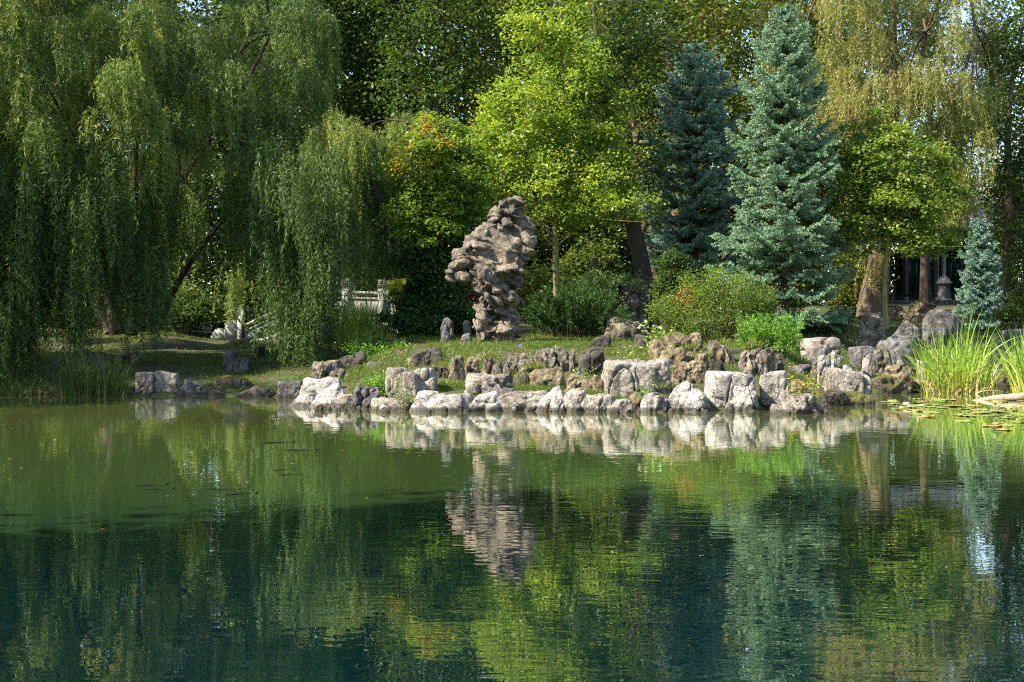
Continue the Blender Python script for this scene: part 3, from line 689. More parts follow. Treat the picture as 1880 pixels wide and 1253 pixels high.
st = (wp @ R1.T)[:, 2]; fold = np.mod(st * 4.2 + .8 * fbm(co * 1.6, 3, 61), 1); fold = np.where(fold < .8, fold / .8, (1 - fold) / .2)
rid2 = 1 - 2 * np.abs(fbm(wp @ R1.T * np.array([5, 5, 16.]), 4, 75)); hole = worley(co * 2.3 + .5 * fbm(co * 3, 2, 80)[:, None], 81)
fc = sp(620, 460) - base; msk = 1 - .9 * np.exp(-(((co[:, 0] - fc[0]) / .42) ** 2 + ((co[:, 2] - fc[2]) / .38) ** 2) ** 2) * (nr[:, 1] < 0)
dis = msk * (-.07 * e1 + .05 * (.6 - f1) - .02 * e2 + .08 * fold + .022 * rid2) - .18 * np.clip(.32 - hole, 0, 1) * msk + .05 * fbm(co * 1.2, 2, 90) - .06 * (1 - msk) - .03
co = co + nr * dis[:, None]
me.vertices.foreach_set('co', co.astype(np.float32).ravel()); me.polygons.foreach_set('use_smooth', np.ones(len(me.polygons), bool)); me.update()
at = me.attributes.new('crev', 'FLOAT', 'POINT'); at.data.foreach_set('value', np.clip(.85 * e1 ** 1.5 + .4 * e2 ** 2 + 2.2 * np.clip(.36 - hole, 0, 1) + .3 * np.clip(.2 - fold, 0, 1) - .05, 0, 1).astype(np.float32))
me.name = 'scholar_rock_statue'
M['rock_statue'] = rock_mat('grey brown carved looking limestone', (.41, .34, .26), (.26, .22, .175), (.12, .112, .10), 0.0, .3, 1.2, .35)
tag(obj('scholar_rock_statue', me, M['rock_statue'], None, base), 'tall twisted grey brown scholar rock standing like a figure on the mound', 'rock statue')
# ------------------------------------------------------------------ foliage
def rs(seed): return np.random.RandomState(seed)

def leaf_quads(p, d, nrm, ln, wd, fold=0.0):
    """rhombic leaves: base p, along d, facing nrm"""
    d = norm(d); s = norm(np.cross(d, nrm)); ln = np.broadcast_to(ln, (len(p),))[:, None]; wd = np.broadcast_to(wd, (len(p),))[:, None]
    c = p + d * ln * .45; up = np.cross(s, d) * fold * wd
    v = np.stack([p, c + s * wd * .5 + up, p + d * ln, c - s * wd * .5 + up], 1).reshape(-1, 3)
    return v, np.arange(len(v)).reshape(-1, 4)

def strips(p, d, ln, wd, bend, nseg=4, droop=1.0, seed=0):
    """blades: base p, start direction d, bending over towards bend (n,3)"""
    n = len(p); d = norm(d); t = np.linspace(0, 1, nseg + 1)
    r = rs(seed); side = norm(np.stack([r.normal(size=n), r.normal(size=n), .1 * r.normal(size=n)], 1)); side = norm(np.cross(d, side))
    ln = np.broadcast_to(ln, (n,)); wd = np.broadcast_to(wd, (n,))
    c = p[:, None] + (d * ln[:, None])[:, None] * t[None, :, None] + (bend * ln[:, None])[:, None] * (t ** 2)[None, :, None]
    c[:, :, 2] -= (np.linalg.norm(bend, axis=1) * ln * .5 * droop)[:, None] * (t ** 3)[None]
    hw = wd[:, None] * .5 * np.clip(1.0 - t ** 2.2, .04, 1)[None]
    v = np.stack([c - side[:, None] * hw[:, :, None], c + side[:, None] * hw[:, :, None]], 2).reshape(-1, 3)
    m = 2 * (nseg + 1); k = np.arange(nseg) * 2
    f = (np.arange(n)[:, None, None] * m + np.stack([k, k + 1, k + 3, k + 2], 1)[None]).reshape(-1, 4)
    return v, f, nseg

def bez(a, b, c, n):
    t = np.linspace(0, 1, n)[:, None]; return (1 - t) ** 2 * a + 2 * t * (1 - t) * b + t * t * c

def canopy(blobs, D, n_clump, n_leaf, rr, size=.10, flat=.45, clump=.55, upbias=.6, width=.6, droop=.15, shell=.5, layered=False):
    """leaf clumps filling pixel blobs (px, py, rx, ry[, dy, ry_depth]) seen at distance D; returns verts, clump centres, clump ids"""
    B = np.array([list(b) + [0, 0][:6 - len(b)] for b in blobs], float)
    wts = B[:, 2] * B[:, 3]; k = rr.choice(len(B), n_clump, p=wts / wts.sum())
    u = norm(rr.normal(size=(n_clump, 3))) * (rr.uniform(0, 1, (n_clump, 1)) ** (1 / 3 * (1 - shell)))
    C = np.zeros((n_clump, 3)); s = D / F
    for i in range(len(B)):
        q = k == i; b = B[i]; c = P(b[0], b[1], D + b[4])
        rd = b[5] if b[5] else max(b[2], b[3] * .6) * s * .85
        C[q] = c + u[q] * np.array([b[2] * s, rd, b[3] * s])
    cs = clump * rr.uniform(.55, 1.3, n_clump)
    q = rr.normal(size=(n_clump, n_leaf, 3)) * .42
    q[:, :, 2] *= flat
    if layered:       # sprays that tilt down and outwards from the trunk
        cen = C.mean(0); out = C[:, :2] - cen[:2]; out = out / np.maximum(np.linalg.norm(out, axis=1, keepdims=True), .3)
        q[:, :, 2] -= .28 * (q[:, :, 0] * out[:, 0:1] + q[:, :, 1] * out[:, 1:2])
    p = C[:, None] + q * cs[:, None, None]
    cid = np.repeat(np.arange(n_clump), n_leaf); p = p.reshape(-1, 3)
    nl = len(p); d = rr.normal(size=(nl, 3)); d[:, 2] = d[:, 2] * .5 - droop
    nn = norm(rr.normal(size=(nl, 3)) * (1 - upbias) + np.array([0, 0, upbias]))
    sz = size * rr.uniform(.6, 1.35, nl)
    v, f = leaf_quads(p, d, nn, sz, sz * width, .25)
    return v, f, C, cid, p

def tree_wood(base, top, r0, C, rr, nlimb=16, lean=(0, 0), lo=.3, rough=.12, limb_r=.28, wig=.25, rt=.15):
    """tapered trunk from base to top and limbs to some of the clump centres"""
    mb = MB(); base = np.asarray(base, float); top = np.asarray(top, float); h = top[2] - base[2]
    n = 14; t = np.linspace(0, 1, n); ax = base[None] * (1 - t[:, None]) + top[None] * t[:, None]
    ax[:, :2] += wig * np.stack([np.sin(t * 5 + rr.uniform(0, 6)) * t * (1 - t) * 2, np.sin(t * 4 + rr.uniform(0, 6)) * t * (1 - t) * 2], 1)
    ax[0, 2] -= .3
    rad = r0 * (1 - (1 - rt) * t) * (1 + .5 * np.exp(-t * 22))
    mb.tube(ax, rad, 10, rough, int(base[0] * 10) & 255)
    if len(C):
        for i in rr.choice(len(C), min(nlimb, len(C)), replace=False):
            c = C[i]; dist = np.linalg.norm(c[:2] - base[:2])
            zt = np.clip((c[2] - base[2] - .55 * dist) / h, lo, .96)
            k = zt * (n - 1); a = ax[int(k)] + (ax[min(int(k) + 1, n - 1)] - ax[int(k)]) * (k % 1)
            r = max(.012, r0 * limb_r * (1 - .75 * zt)); mid = (a + c) / 2 + np.array([0, 0, .12 * dist]) + rr.normal(size=3) * .12
            mb.tube(bez(a, mid, c, 8), np.linspace(r, r * .25, 8), 6, .1, i & 255, cap=False)
            for _ in range(3):
                e = c + rr.normal(size=3) * .5; s_ = bez(a, mid, c, 8)[rr.randint(3, 7)]
                mb.tube(bez(s_, (s_ + e) / 2 + rr.normal(size=3) * .1, e, 5), np.linspace(r * .4, r * .12, 5), 4, 0, cap=False)
    return mb

def tree(name, label, cat, px, D, base_py=None, top_py=None, r0=.12, mat='maple', bark='bark_dark', group=None, seed=1, blobs=(), n_clump=200, n_leaf=90,
         tintf=None, nlimb=16, lean_px=0, wood=None, lo=.3, wig=.25, **kw):
    rr = rs(seed); x = W(px, D); z = ground_z(x, D)[0]
    if base_py is not None: z = P(px, base_py, D)[2]
    top = P(px + lean_px, top_py, D)
    v, f, C, cid, p = canopy(blobs, D, n_clump, n_leaf, rr, **kw)
    o = thing(name, (x, D, z), label, cat, group); b0 = np.array([x, D, z])
    ct = rr.uniform(0, 1, n_clump)
    tint = np.clip(.55 * ct[cid] + .45 * rr.uniform(0, 1, len(cid)), 0, 1)
    if tintf is not None: tint = tintf(tint, p, rr)
    obj('crown', mesh('crown', v - b0, f, False, tint), M[mat], o)
    mb = tree_wood(b0, top, r0, C, rr, nlimb, lo=lo, wig=wig)
    mb.v = [q - b0 for q in mb.v]; mb.build('trunk', M[bark], o, True)
    return o

def copy_thing(o, loc, label, rot=0, scale=1, group=None):
    c = o.copy(); COL.objects.link(c); c.location = loc; c.rotation_euler = (0, 0, rot); c.scale = (scale,) * 3; c['label'] = label
    if group: c['group'] = group
    for ch in list(o.children):
        k = ch.copy(); COL.objects.link(k); k.parent = c
    return c

# ---- willows -----------------------------------------------------------------
def strand_leaves(starts, dirs, lens, rr, dens=26, leaf=.12, wd=.022, curl=.5, sway=.12, spread=.75):
    """hanging twigs: leave along dirs, then fall; leaves along them"""
    n = len(starts); out = []; tw = []
    m = max(4, int(dens * lens.max()))
    t = np.linspace(0, 1, m)[None, :, None]
    L_ = lens[:, None, None]
    hd = dirs * curl
    k = 1 - np.exp(-3.0 * t * np.minimum(L_, 2.5) / 1.2)
    pos = starts[:, None] + hd[:, None] * k * .55 + np.array([0, 0, -1.0]) * (t * L_ - .12 * k)
    ph = rr.uniform(0, 6.3, (n, 1)); fr = rr.uniform(1.2, 2.6, (n, 1))
    off = sway * np.sin(ph + fr * t[:, :, 0] * L_[:, :, 0]) * t[:, :, 0]
    az = rr.uniform(0, 6.3, n)
    pos[:, :, 0] += off * np.cos(az)[:, None]; pos[:, :, 1] += off * np.sin(az)[:, None]
    keep = rr.uniform(0, 1, (n, m)) < (lens[:, None] / lens.max()) * .95
    p = pos[keep]; tt = np.broadcast_to(t[:, :, 0], (n, m))[keep]
    d = rr.normal(size=(len(p), 3)) * spread; d[:, 2] -= 1.0
    nn = norm(rr.normal(size=(len(p), 3)) + np.array([0, 0, .25]))
    sz = leaf * rr.uniform(.6, 1.3, len(p))
    sid = np.broadcast_to(np.arange(n)[:, None], (n, m))[keep]
    v, f = leaf_quads(p, d, nn, sz, wd * rr.uniform(.7, 1.3, len(p)), .1)
    return v, f, sid, pos

def willow(name, label, D, px, base_py, trunks, fountains, curtains, seed, mat, bark, group=None, dens=26, leaf=.12, wd=.024, cat='tree', per=34):
    rr = rs(seed); x = W(px, D); b0 = np.array([x, D, P(px, base_py, D)[2]])
    o = thing(name, b0, label, cat, group)
    S, Dr, Ln, Tn, C = [], [], [], [], []
    for (fx, fy, dd, r, ln, tint) in fountains:      # a bough end from which twigs spill
        c = P(fx, fy, D + dd); C.append(c); n = per
        a = rr.uniform(0, 6.28, n); q = np.stack([np.cos(a), np.sin(a) * .9, 0 * a], 1) * np.sqrt(rr.uniform(0, 1, (n, 1)))
        S.append(c + q * r * np.array([.75, .75, 1]) + np.stack([0 * a, 0 * a, rr.normal(size=n) * r * .22 - .3 * r * (q ** 2).sum(1)], 1))
        Dr.append(q * .8 + rr.normal(size=(n, 3)) * .15); Ln.append(ln * rr.uniform(.45, 1.25, n)); Tn.append(np.full(n, tint) + rr.normal(size=n) * .12)
    for (x0, x1, yt, yb, d0, d1, n, tint) in curtains:   # long hanging curtains, px ranges
        for g_ in range(max(1, n // 22)):
            cx = rr.uniform(x0, x1); cy = yt + rr.uniform(0, .45) * (yb - yt); cd = rr.uniform(d0, d1); m = 22
            xx = cx + rr.normal(size=m) * 13; lens = (yb - cy) / F * cd * rr.uniform(.45, 1.0, m)
            S.append(np.stack([P(a, cy + rr.normal() * 10, cd) for a in xx]) + rr.normal(size=(m, 3)) * np.array([.05, .25, .18]))
            Dr.append(rr.normal(size=(m, 3)) * .35); Ln.append(lens); Tn.append(np.full(m, tint) + rr.normal(size=m) * .12)
    S = np.concatenate(S); Dr = np.concatenate(Dr); Ln = np.maximum(np.concatenate(Ln), .25); Tn = np.concatenate(Tn)
    V, Fc, T = [], [], []; n0 = 0
    for lo_, hi_ in ((0, .8), (.8, 1.5), (1.5, 2.5), (2.5, 9)):
        q = (Ln >= lo_) & (Ln < hi_)
        if q.sum() == 0: continue
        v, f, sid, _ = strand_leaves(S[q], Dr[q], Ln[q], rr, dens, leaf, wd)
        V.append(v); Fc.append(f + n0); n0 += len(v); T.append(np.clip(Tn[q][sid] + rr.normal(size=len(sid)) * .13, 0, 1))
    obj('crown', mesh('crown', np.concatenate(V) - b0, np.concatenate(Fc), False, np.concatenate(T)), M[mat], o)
    mb = MB()
    for (a, b, c, r) in trunks:       # three control points (px, py, dd)
        q = bez(*[P(k[0], k[1], D + k[2]) for k in (a, b, c)], 14)
        mb.tube(q, np.linspace(r, r * .35, 14), 9, .15, int(a[0]) & 255)
    ends = [P(t_[2][0], t_[2][1], D + t_[2][2]) for t_ in trunks]
    for c in C[::2]:
        e = ends[int(np.argmin([np.linalg.norm(c - q) for q in ends]))]
        mid = (c + e) / 2 + np.array([0, 0, .25 * np.linalg.norm(c - e)])
        mb.tube(bez(e, mid, c, 9), np.linspace(.045, .010, 9), 5, .1, cap=False)
    mb.v = [q - b0 for q in mb.v]; mb.build('trunk', M[bark], o, True)
    return o

def fount_fill(rr, n, box, D0, D1, r, ln, tint, mask=None):
    out = []
    while len(out) < n:
        x = rr.uniform(box[0], box[2]); y = rr.uniform(box[1], box[3])
        if mask and not mask(x, y): continue
        out.append((x, y, rr.uniform(D0, D1), r * rr.uniform(.7, 1.3), ln * rr.uniform(.7, 1.3), tint + rr.normal() * .14))
    return out

rr = rs(11)
def mk(x, y):
    if x > 330 and y < -90: return False
    e = np.interp(y, [-260, -120, 0, 130, 200, 300, 420], [480, 560, 585, 570, 520, 500, 560])
    return x < e and not (150 < x < 470 and y > 330)
fo = fount_fill(rr, 175, (-190, -240, 600, 440), -3.6, 3.5, .55, 1.15, .5, mk)
fo += fount_fill(rr, 80, (-150, -200, 300, 230), -6.0, -3.6, .5, .85, .75, mk)
fo += [(595, 20, 0, .4, 1.5, .5), (600, 95, 0, .35, 1.2, .6), (585, 150, -1, .4, 1.3, .5), (540, 60, -2, .5, 1.2, .6), (380, 130, -3.6, .7, 1.6, .6), (430, 120, -3.6, .5, 1.9, .6)]
cu = [(-20, 60, 300, 690, 33.2, 34.6, 380, .25), (40, 150, 290, 620, 33.2, 35, 420, .3), (0, 70, 520, 705, 33, 34.2, 160, .3), (100, 150, 420, 680, 33.4, 34.4, 110, .3),
      (60, 330, 330, 520, 35, 41, 380, .4), (250, 300, 380, 610, 36, 38, 120, .25), (195, 250, 470, 620, 36, 38, 70, .3),
      (460, 620, 270, 500, 34, 38, 520, .35), (500, 600, 400, 668, 34.6, 37, 420, .3), (515, 600, 560, 690, 34.4, 35.5, 120, .25), (585, 665, 330, 500, 36, 39, 160, .4), (600, 640, 400, 540, 37, 39, 40, .35),
      (300, 470, 320, 500, 37, 42, 260, .45), (140, 240, 340, 560, 34.5, 37, 260, .3), (230, 305, 470, 640, 34.5, 36, 110, .25), (560, 625, 380, 600, 34, 36, 110, .3), (0, 240, 250, 480, 33.5, 36, 330, .35), (340, 440, 500, 600, 44, 48, 80, .75)]
willow('weeping_willow', 'huge weeping willow with several trunks, its curtains hanging over the left shore', 39, 215, 612,
    [((215,615,0),(190,480,0),(140,300,-1),.20), ((240,615,0),(245,480,.5),(250,250,0),.17), ((285,600,1),(290,470,1),(330,330,0),.15),
     ((200,612,.4),(160,450,1),(30,260,0),.14), ((290,600,1.2),(330,480,1.5),(470,340,0),.12), ((250,250,0),(270,100,0),(330,-100,-1),.12), ((140,300,-1),(90,120,-1),(60,-80,-2),.12), ((330,330,0),(420,220,0),(500,60,0),.1)],
    fo, cu, 12, 'willow', 'bark_dark', dens=36, leaf=.14, wd=.022, per=50)
rr = rs(13)
fo = fount_fill(rr, 20, (575, 215, 680, 330), -1, 2, .5, 1.6, .62)
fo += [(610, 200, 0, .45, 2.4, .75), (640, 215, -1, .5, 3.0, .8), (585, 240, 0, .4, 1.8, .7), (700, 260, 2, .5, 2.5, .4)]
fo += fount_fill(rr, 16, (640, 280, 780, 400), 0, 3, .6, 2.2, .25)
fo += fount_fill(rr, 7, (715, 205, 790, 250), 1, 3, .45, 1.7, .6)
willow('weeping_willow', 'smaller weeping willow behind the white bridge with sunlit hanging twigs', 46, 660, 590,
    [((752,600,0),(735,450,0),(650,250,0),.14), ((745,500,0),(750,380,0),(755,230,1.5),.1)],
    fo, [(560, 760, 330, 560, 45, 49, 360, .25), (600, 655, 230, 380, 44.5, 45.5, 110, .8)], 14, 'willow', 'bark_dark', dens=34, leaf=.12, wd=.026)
rr = rs(15)
def mk2(x, y):
    e0 = np.interp(y, [-260, 0, 200, 330, 420], [1440, 1480, 1500, 1540, 1600]); e1 = np.interp(y, [-260, -60, 60, 200, 360], [1700, 1800, 1835, 1830, 1760])
    return e0 < x < e1
fo = fount_fill(rr, 190, (1430, -250, 1850, 390), -3, 3.5, .6, 1.15, .55, mk2)
fo += fount_fill(rr, 10, (1400, 0, 1450, 260), 1, 3, .45, 1.6, .6)
willow('golden_willow', 'golden leaved willow with a thick leaning trunk towering behind the spruce', 48, 1603, 560,
    [((1600,585,0),(1612,470,0),(1640,330,.5),.52), ((1612,470,0),(1660,300,0),(1700,60,0),.2), ((1620,440,0),(1570,250,0),(1520,-40,0),.18), ((1640,330,.5),(1760,200,0),(1790,60,0),.15), ((1640,330,.5),(1640,100,0),(1640,-150,0),.2)],
    fo, [(1585, 1612, 440, 545, 47.2, 47.6, 44, .7), (1640, 1800, 330, 440, 46, 50, 150, .3)], 16, 'willow_gold', 'bark_old', dens=36, leaf=.12, wd=.027)

# ---- spruces -------------------------------------------------------------------
def spruce(name, label, px, D, base_py, top_py, prof, seed, mat, whorl=.52, per=10, bottom=.04, needles=66):
    """prof: list of (py, half width in px)"""
    rr = rs(seed); x = W(px, D); b0 = np.array([x, D, P(px, base_py, D)[2]]); top = P(px, top_py, D); H = top[2] - b0[2]; s = D / F
    o = thing(name, b0, label, 'tree')
    pz = np.array([(P(px, a, D)[2] - b0[2]) for a, _ in prof]); pw = np.array([b * s * .95 for _, b in prof]); k = np.argsort(pz); pz, pw = pz[k], pw[k]
    NP, ND, NN, NT = [], [], [], []; mb = MB()
    mb.tube([[0, 0, -.3], [0, 0, H * .5], [0.03, 0, H]], [.13 * H / 9, .07 * H / 9, .01], 8, .1)
    z = bottom * H
    while z < H * .985:
        R = np.interp(z, pz, pw); n = int(per * (1 if R > .5 else .7)) + rr.randint(-1, 2); a0 = rr.uniform(0, 6.28)
        for i in range(n):
            a = a0 + 6.283 * i / n + rr.normal() * .22; L_ = R * rr.choice([rr.uniform(.5, .8), rr.uniform(.85, 1.12)], p=[.5, .5]); zz = z + rr.normal() * .05
            if L_ < .06: continue
            hd = np.array([math.cos(a), math.sin(a), 0]); rise = .40 * (z / H) ** 1.5 - .10
            m = max(4, int(L_ / .085)); t = np.linspace(.12, 1, m)
            q = hd[None] * (t * L_)[:, None]; q[:, 2] = zz + rise * L_ * t - .20 * L_ * t * (1 - t) * 2 + .16 * L_ * t ** 3
            mb.tube(np.concatenate([[[0, 0, zz]], q]), np.linspace(.012 + .012 * L_, .004, m + 1), 4, 0, cap=False)
            lat = np.array([-hd[1], hd[0], 0]); wsz = (.14 + .30 * L_) * np.clip(1.15 - t, .16, 1) ** .8 * (0.35 + 1.3 * np.minimum(t * 1.6, 1)) 
            dens_ = rr.uniform(.8, 1.15)
            for sg in (-1, 1, 0):
                for j in range(m):
                    tl = (wsz[j] * dens_ if sg else .16 * (1 - .4 * t[j]) + .05) * rr.uniform(.7, 1.2)
                    dd = hd * .75 + lat * sg * rr.uniform(.6, 1.0) + np.array([0, 0, rr.normal() * .12 + (.08 if sg else .45)])
                    dd = dd / np.linalg.norm(dd); c = max(6, int(needles * tl / .28)); u = rr.uniform(0, 1, (c, 1))
                    pt = q[j] + dd * tl * u; pt[:, 2] -= .12 * tl * u[:, 0] ** 2
                    NP.append(pt); rad_ = rr.normal(size=(c, 3)); rad_[:, 2] = rad_[:, 2] * .8 + .35
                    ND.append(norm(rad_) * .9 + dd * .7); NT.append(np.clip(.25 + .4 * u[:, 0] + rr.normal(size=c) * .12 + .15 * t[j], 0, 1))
        z += whorl * rr.uniform(.75, 1.25) * (1 - .45 * z / H)
    NP = np.concatenate(NP); ND = np.concatenate(ND); NT = np.concatenate(NT)
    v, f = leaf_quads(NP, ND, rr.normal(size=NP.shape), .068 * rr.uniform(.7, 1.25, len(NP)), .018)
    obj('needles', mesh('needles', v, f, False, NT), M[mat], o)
    mb.build('trunk', M['bark_brown'], o, True)
    return o
spruce('blue_spruce', 'tall silvery blue spruce standing between the shrub and the green maple', 1441, 40, 600, 3,
    [(3, 2), (28, 26), (60, 44), (100, 58), (150, 68), (200, 82), (240, 80), (270, 98), (300, 78), (350, 106), (380, 84), (430, 138), (470, 100), (500, 150), (540, 120), (580, 135), (600, 60)], 21, 'spruce')
spruce('blue_spruce', 'darker and shorter blue spruce left of the tall silvery one', 1277, 44, 560, 72,
    [(72, 2), (105, 30), (135, 62), (180, 84), (220, 70), (260, 92), (300, 80), (350, 104), (420, 100), (480, 106), (540, 96)], 22, 'spruce_dark')
spruce('blue_spruce', 'little blue spruce with lit tips near the pavilion at the right', 1797, 45, 600, 400,
    [(400, 3), (430, 16), (460, 26), (500, 36), (540, 40), (590, 40)], 23, 'spruce_dark', .22, 8)

# ---- maples --------------------------------------------------------------------
tree('bright_maple', 'bright yellow green young maple behind the statue with a straight slender trunk', 'tree', 1025, 41, top_py=-100, r0=.11, mat='maple', bark='bark_yellow', seed=31,
    blobs=[(1030,-60,60,70),(1005,40,85,70),(1035,120,105,75),(985,190,105,60),(1085,210,90,60),(950,280,115,55),(1090,300,110,55),(1000,350,150,45),(1110,380,105,40),(910,330,80,50),(1010,400,120,34),(1120,290,50,45),(900,240,60,45),(930,400,60,22)],
    n_clump=460, n_leaf=92, size=.10, clump=.5, flat=.55, upbias=.5, droop=0, nlimb=60, lo=.22, width=.7, shell=.1)
def orange(t_, p, rr_):
    px = 940 + F * p[:, 0] / p[:, 1]; py = 590 - F * (p[:, 2] - CAMZ) / p[:, 1]
    g_ = np.exp(-(((px - 750) / 42) ** 2 + ((py - 290) / 62) ** 2)) + np.exp(-(((px - 805) / 40) ** 2 + ((py - 238) / 30) ** 2)) + .5 * np.exp(-(((px - 860) / 35) ** 2 + ((py - 250) / 40) ** 2))
    nz = noise(p * 2.2, 77)
    return np.clip(.42 * t_ + np.clip(g_, 0, 1) * np.clip(.3 + .8 * nz, 0, 1) * rr_.uniform(.3, 1.1, len(nz)), 0, 1)
tree('autumn_maple', 'green maple with orange tinted tips left of the bright maple', 'tree', 800, 38.2, top_py=215, r0=.08, mat='maple_orange', seed=32,
    blobs=[(800,260,55,45),(770,310,60,45),(840,320,60,50),(790,370,75,40),(850,385,60,38),(760,400,50,30),(800,430,70,34)], tintf=orange,
    n_clump=170, n_leaf=110, size=.10, clump=.55, flat=.36, layered=True, nlimb=26, width=.72)
tree('green_maple', 'green spreading maple right of the tall spruce on a thin pale trunk', 'tree', 1625, 40.5, top_py=210, base_py=584, r0=.085, mat='maple_green', bark='bark_yellow', seed=33,
    blobs=[(1600,250,60,60),(1650,300,90,60),(1570,340,60,50),(1700,350,70,55),(1620,390,110,42),(1700,415,80,36),(1570,425,50,26),(1650,445,80,24),(1560,290,40,40)],
    n_clump=250, n_leaf=105, size=.105, clump=.6, flat=.34, layered=True, nlimb=40, lo=.30, width=.72)
tree('dark_maple', 'dark low maple between the little bridge and the statue', 'tree', 790, 38.5, top_py=440, r0=.05, mat='shrub_dark', seed=34,
    blobs=[(780,470,65,34),(825,500,50,40),(780,515,30,26),(845,460,40,30),(790,545,60,34)],
    n_clump=120, n_leaf=95, size=.10, clump=.5, flat=.4, layered=True, nlimb=18, width=.75)

# ---- tall trees behind ----------------------------------------------------------
BG = 'trees of the wood behind the garden'
def tall(name, label, px, D, top_py, spread, mat, bark, seed, r0=.2, lean=0, low=330, n=230, leaf=70, size=.17, blobs=None, **kw):
    rr_ = rs(seed + 500); B = blobs or []
    if not blobs:
        y = top_py
        while y < low:
            u_ = (y - top_py) / (low - top_py); hw = spread * (.55 + .45 * math.sin(min(1, u_ * 1.2 + .15) * math.pi * .85))
            B.append((px + lean * (1 - u_) + rr_.uniform(-.35, .35) * hw, y, hw * rr_.uniform(.65, 1.05), spread * .5)); y += spread * .45
    return tree(name, label, 'tree', px, D, top_py=top_py + 30, r0=r0, mat=mat, bark=bark, seed=seed, group=BG, lean_px=lean, blobs=B, n_clump=n, n_leaf=leaf,
                size=size, clump=1.15, flat=.6, nlimb=26, upbias=.45, wig=.5, **kw)
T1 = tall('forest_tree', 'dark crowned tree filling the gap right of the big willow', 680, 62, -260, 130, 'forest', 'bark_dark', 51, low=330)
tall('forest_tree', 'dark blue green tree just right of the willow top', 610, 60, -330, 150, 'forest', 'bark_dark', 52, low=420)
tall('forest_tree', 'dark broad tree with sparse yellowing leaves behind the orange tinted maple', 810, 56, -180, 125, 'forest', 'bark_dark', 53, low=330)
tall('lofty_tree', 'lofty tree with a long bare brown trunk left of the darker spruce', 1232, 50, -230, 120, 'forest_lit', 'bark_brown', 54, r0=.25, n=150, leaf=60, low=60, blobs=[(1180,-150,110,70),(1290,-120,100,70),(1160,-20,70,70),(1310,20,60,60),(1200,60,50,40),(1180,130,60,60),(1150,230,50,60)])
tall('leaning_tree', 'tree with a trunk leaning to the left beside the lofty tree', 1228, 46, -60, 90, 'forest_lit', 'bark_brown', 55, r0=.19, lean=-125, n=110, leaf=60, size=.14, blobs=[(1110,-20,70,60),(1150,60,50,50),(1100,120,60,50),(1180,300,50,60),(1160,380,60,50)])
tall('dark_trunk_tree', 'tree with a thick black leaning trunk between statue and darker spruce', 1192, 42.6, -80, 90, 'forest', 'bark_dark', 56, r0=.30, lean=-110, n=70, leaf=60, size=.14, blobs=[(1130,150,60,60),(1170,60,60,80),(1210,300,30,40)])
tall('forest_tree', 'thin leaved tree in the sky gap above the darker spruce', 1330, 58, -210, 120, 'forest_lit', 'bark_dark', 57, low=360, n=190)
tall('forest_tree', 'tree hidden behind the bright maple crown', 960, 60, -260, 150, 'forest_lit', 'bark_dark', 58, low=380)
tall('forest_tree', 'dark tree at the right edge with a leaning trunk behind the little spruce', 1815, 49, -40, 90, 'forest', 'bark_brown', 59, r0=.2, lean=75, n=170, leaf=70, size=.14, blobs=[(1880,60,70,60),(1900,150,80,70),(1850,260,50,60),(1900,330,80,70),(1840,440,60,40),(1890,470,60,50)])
tall('forest_tree', 'tree between golden willow and pavilion seen through the leaves', 1700, 57, -120, 120, 'forest', 'bark_dark', 60, low=420, n=170)
xs_ = [(-150, 56, 'far left behind the willow'), (-40, 64, 'behind the left curtain of the willow'), (70, 58, 'behind the leftmost willow trunk'), (180, 66, 'behind the forked willow trunks'), (290, 58, 'left of the bridge post, far back'),
       (400, 66, 'straight behind the bridge post'), (500, 59, 'behind the hanging curtain at the bridge'), (590, 68, 'behind the left part of the bridge'), (690, 64, 'behind the paired bridge posts'), (780, 70, 'behind the dark low maple'),
       (880, 64, 'behind the head of the statue'), (975, 70, 'in the dark gap right of the statue'), (1070, 62, 'behind the slender trunk of the bright maple'), (1150, 70, 'behind the black leaning trunk'), (1250, 63, 'behind the darker spruce'),
       (1360, 70, 'between the two big spruces'), (1450, 63, 'behind the tall silvery spruce'), (1550, 74, 'behind the thick willow trunk'), (1900, 66, 'behind the right edge reeds'), (1980, 74, 'beyond the right edge')]
rr = rs(71)
protos = []
for i, (mt, sd) in enumerate((('forest', 81), ('forest_lit', 82), ('forest', 83))):
    D0 = 60; px0 = 940
    B = []
    for k in range(16):
        hh_ = k / 15; y = 560 - 760 * hh_; hw = (150 if i != 1 else 130) * (.75 + .35 * math.sin(hh_ * 3.1 + i)); B.append((px0 + rr.uniform(-60, 60), y, hw, 60))
    o = tree('wood_tree', 'leafy tree of the wood ' + xs_[i][2], 'tree', px0, D0, top_py=-160, r0=.2, mat=mt, bark='bark_dark', seed=sd, group=BG, blobs=B, n_clump=400, n_leaf=58, size=.24, clump=1.3, flat=.7, nlimb=24, upbias=.4, wig=.6)
    protos.append(o)
for i, (px, D, where) in enumerate(xs_):
    x = W(px, D); loc = (x, D, ground_z(x, D)[0]); sc_ = (D / 62) * rr.uniform(.85, 1.12)
    if px > 1500: sc_ *= .8
    if i < 3: protos[i].location = loc; protos[i].scale = (sc_,) * 3
    else: copy_thing(protos[i % 3], loc, 'leafy tree of the wood ' + where, rr.uniform(0, 6.28), sc_)
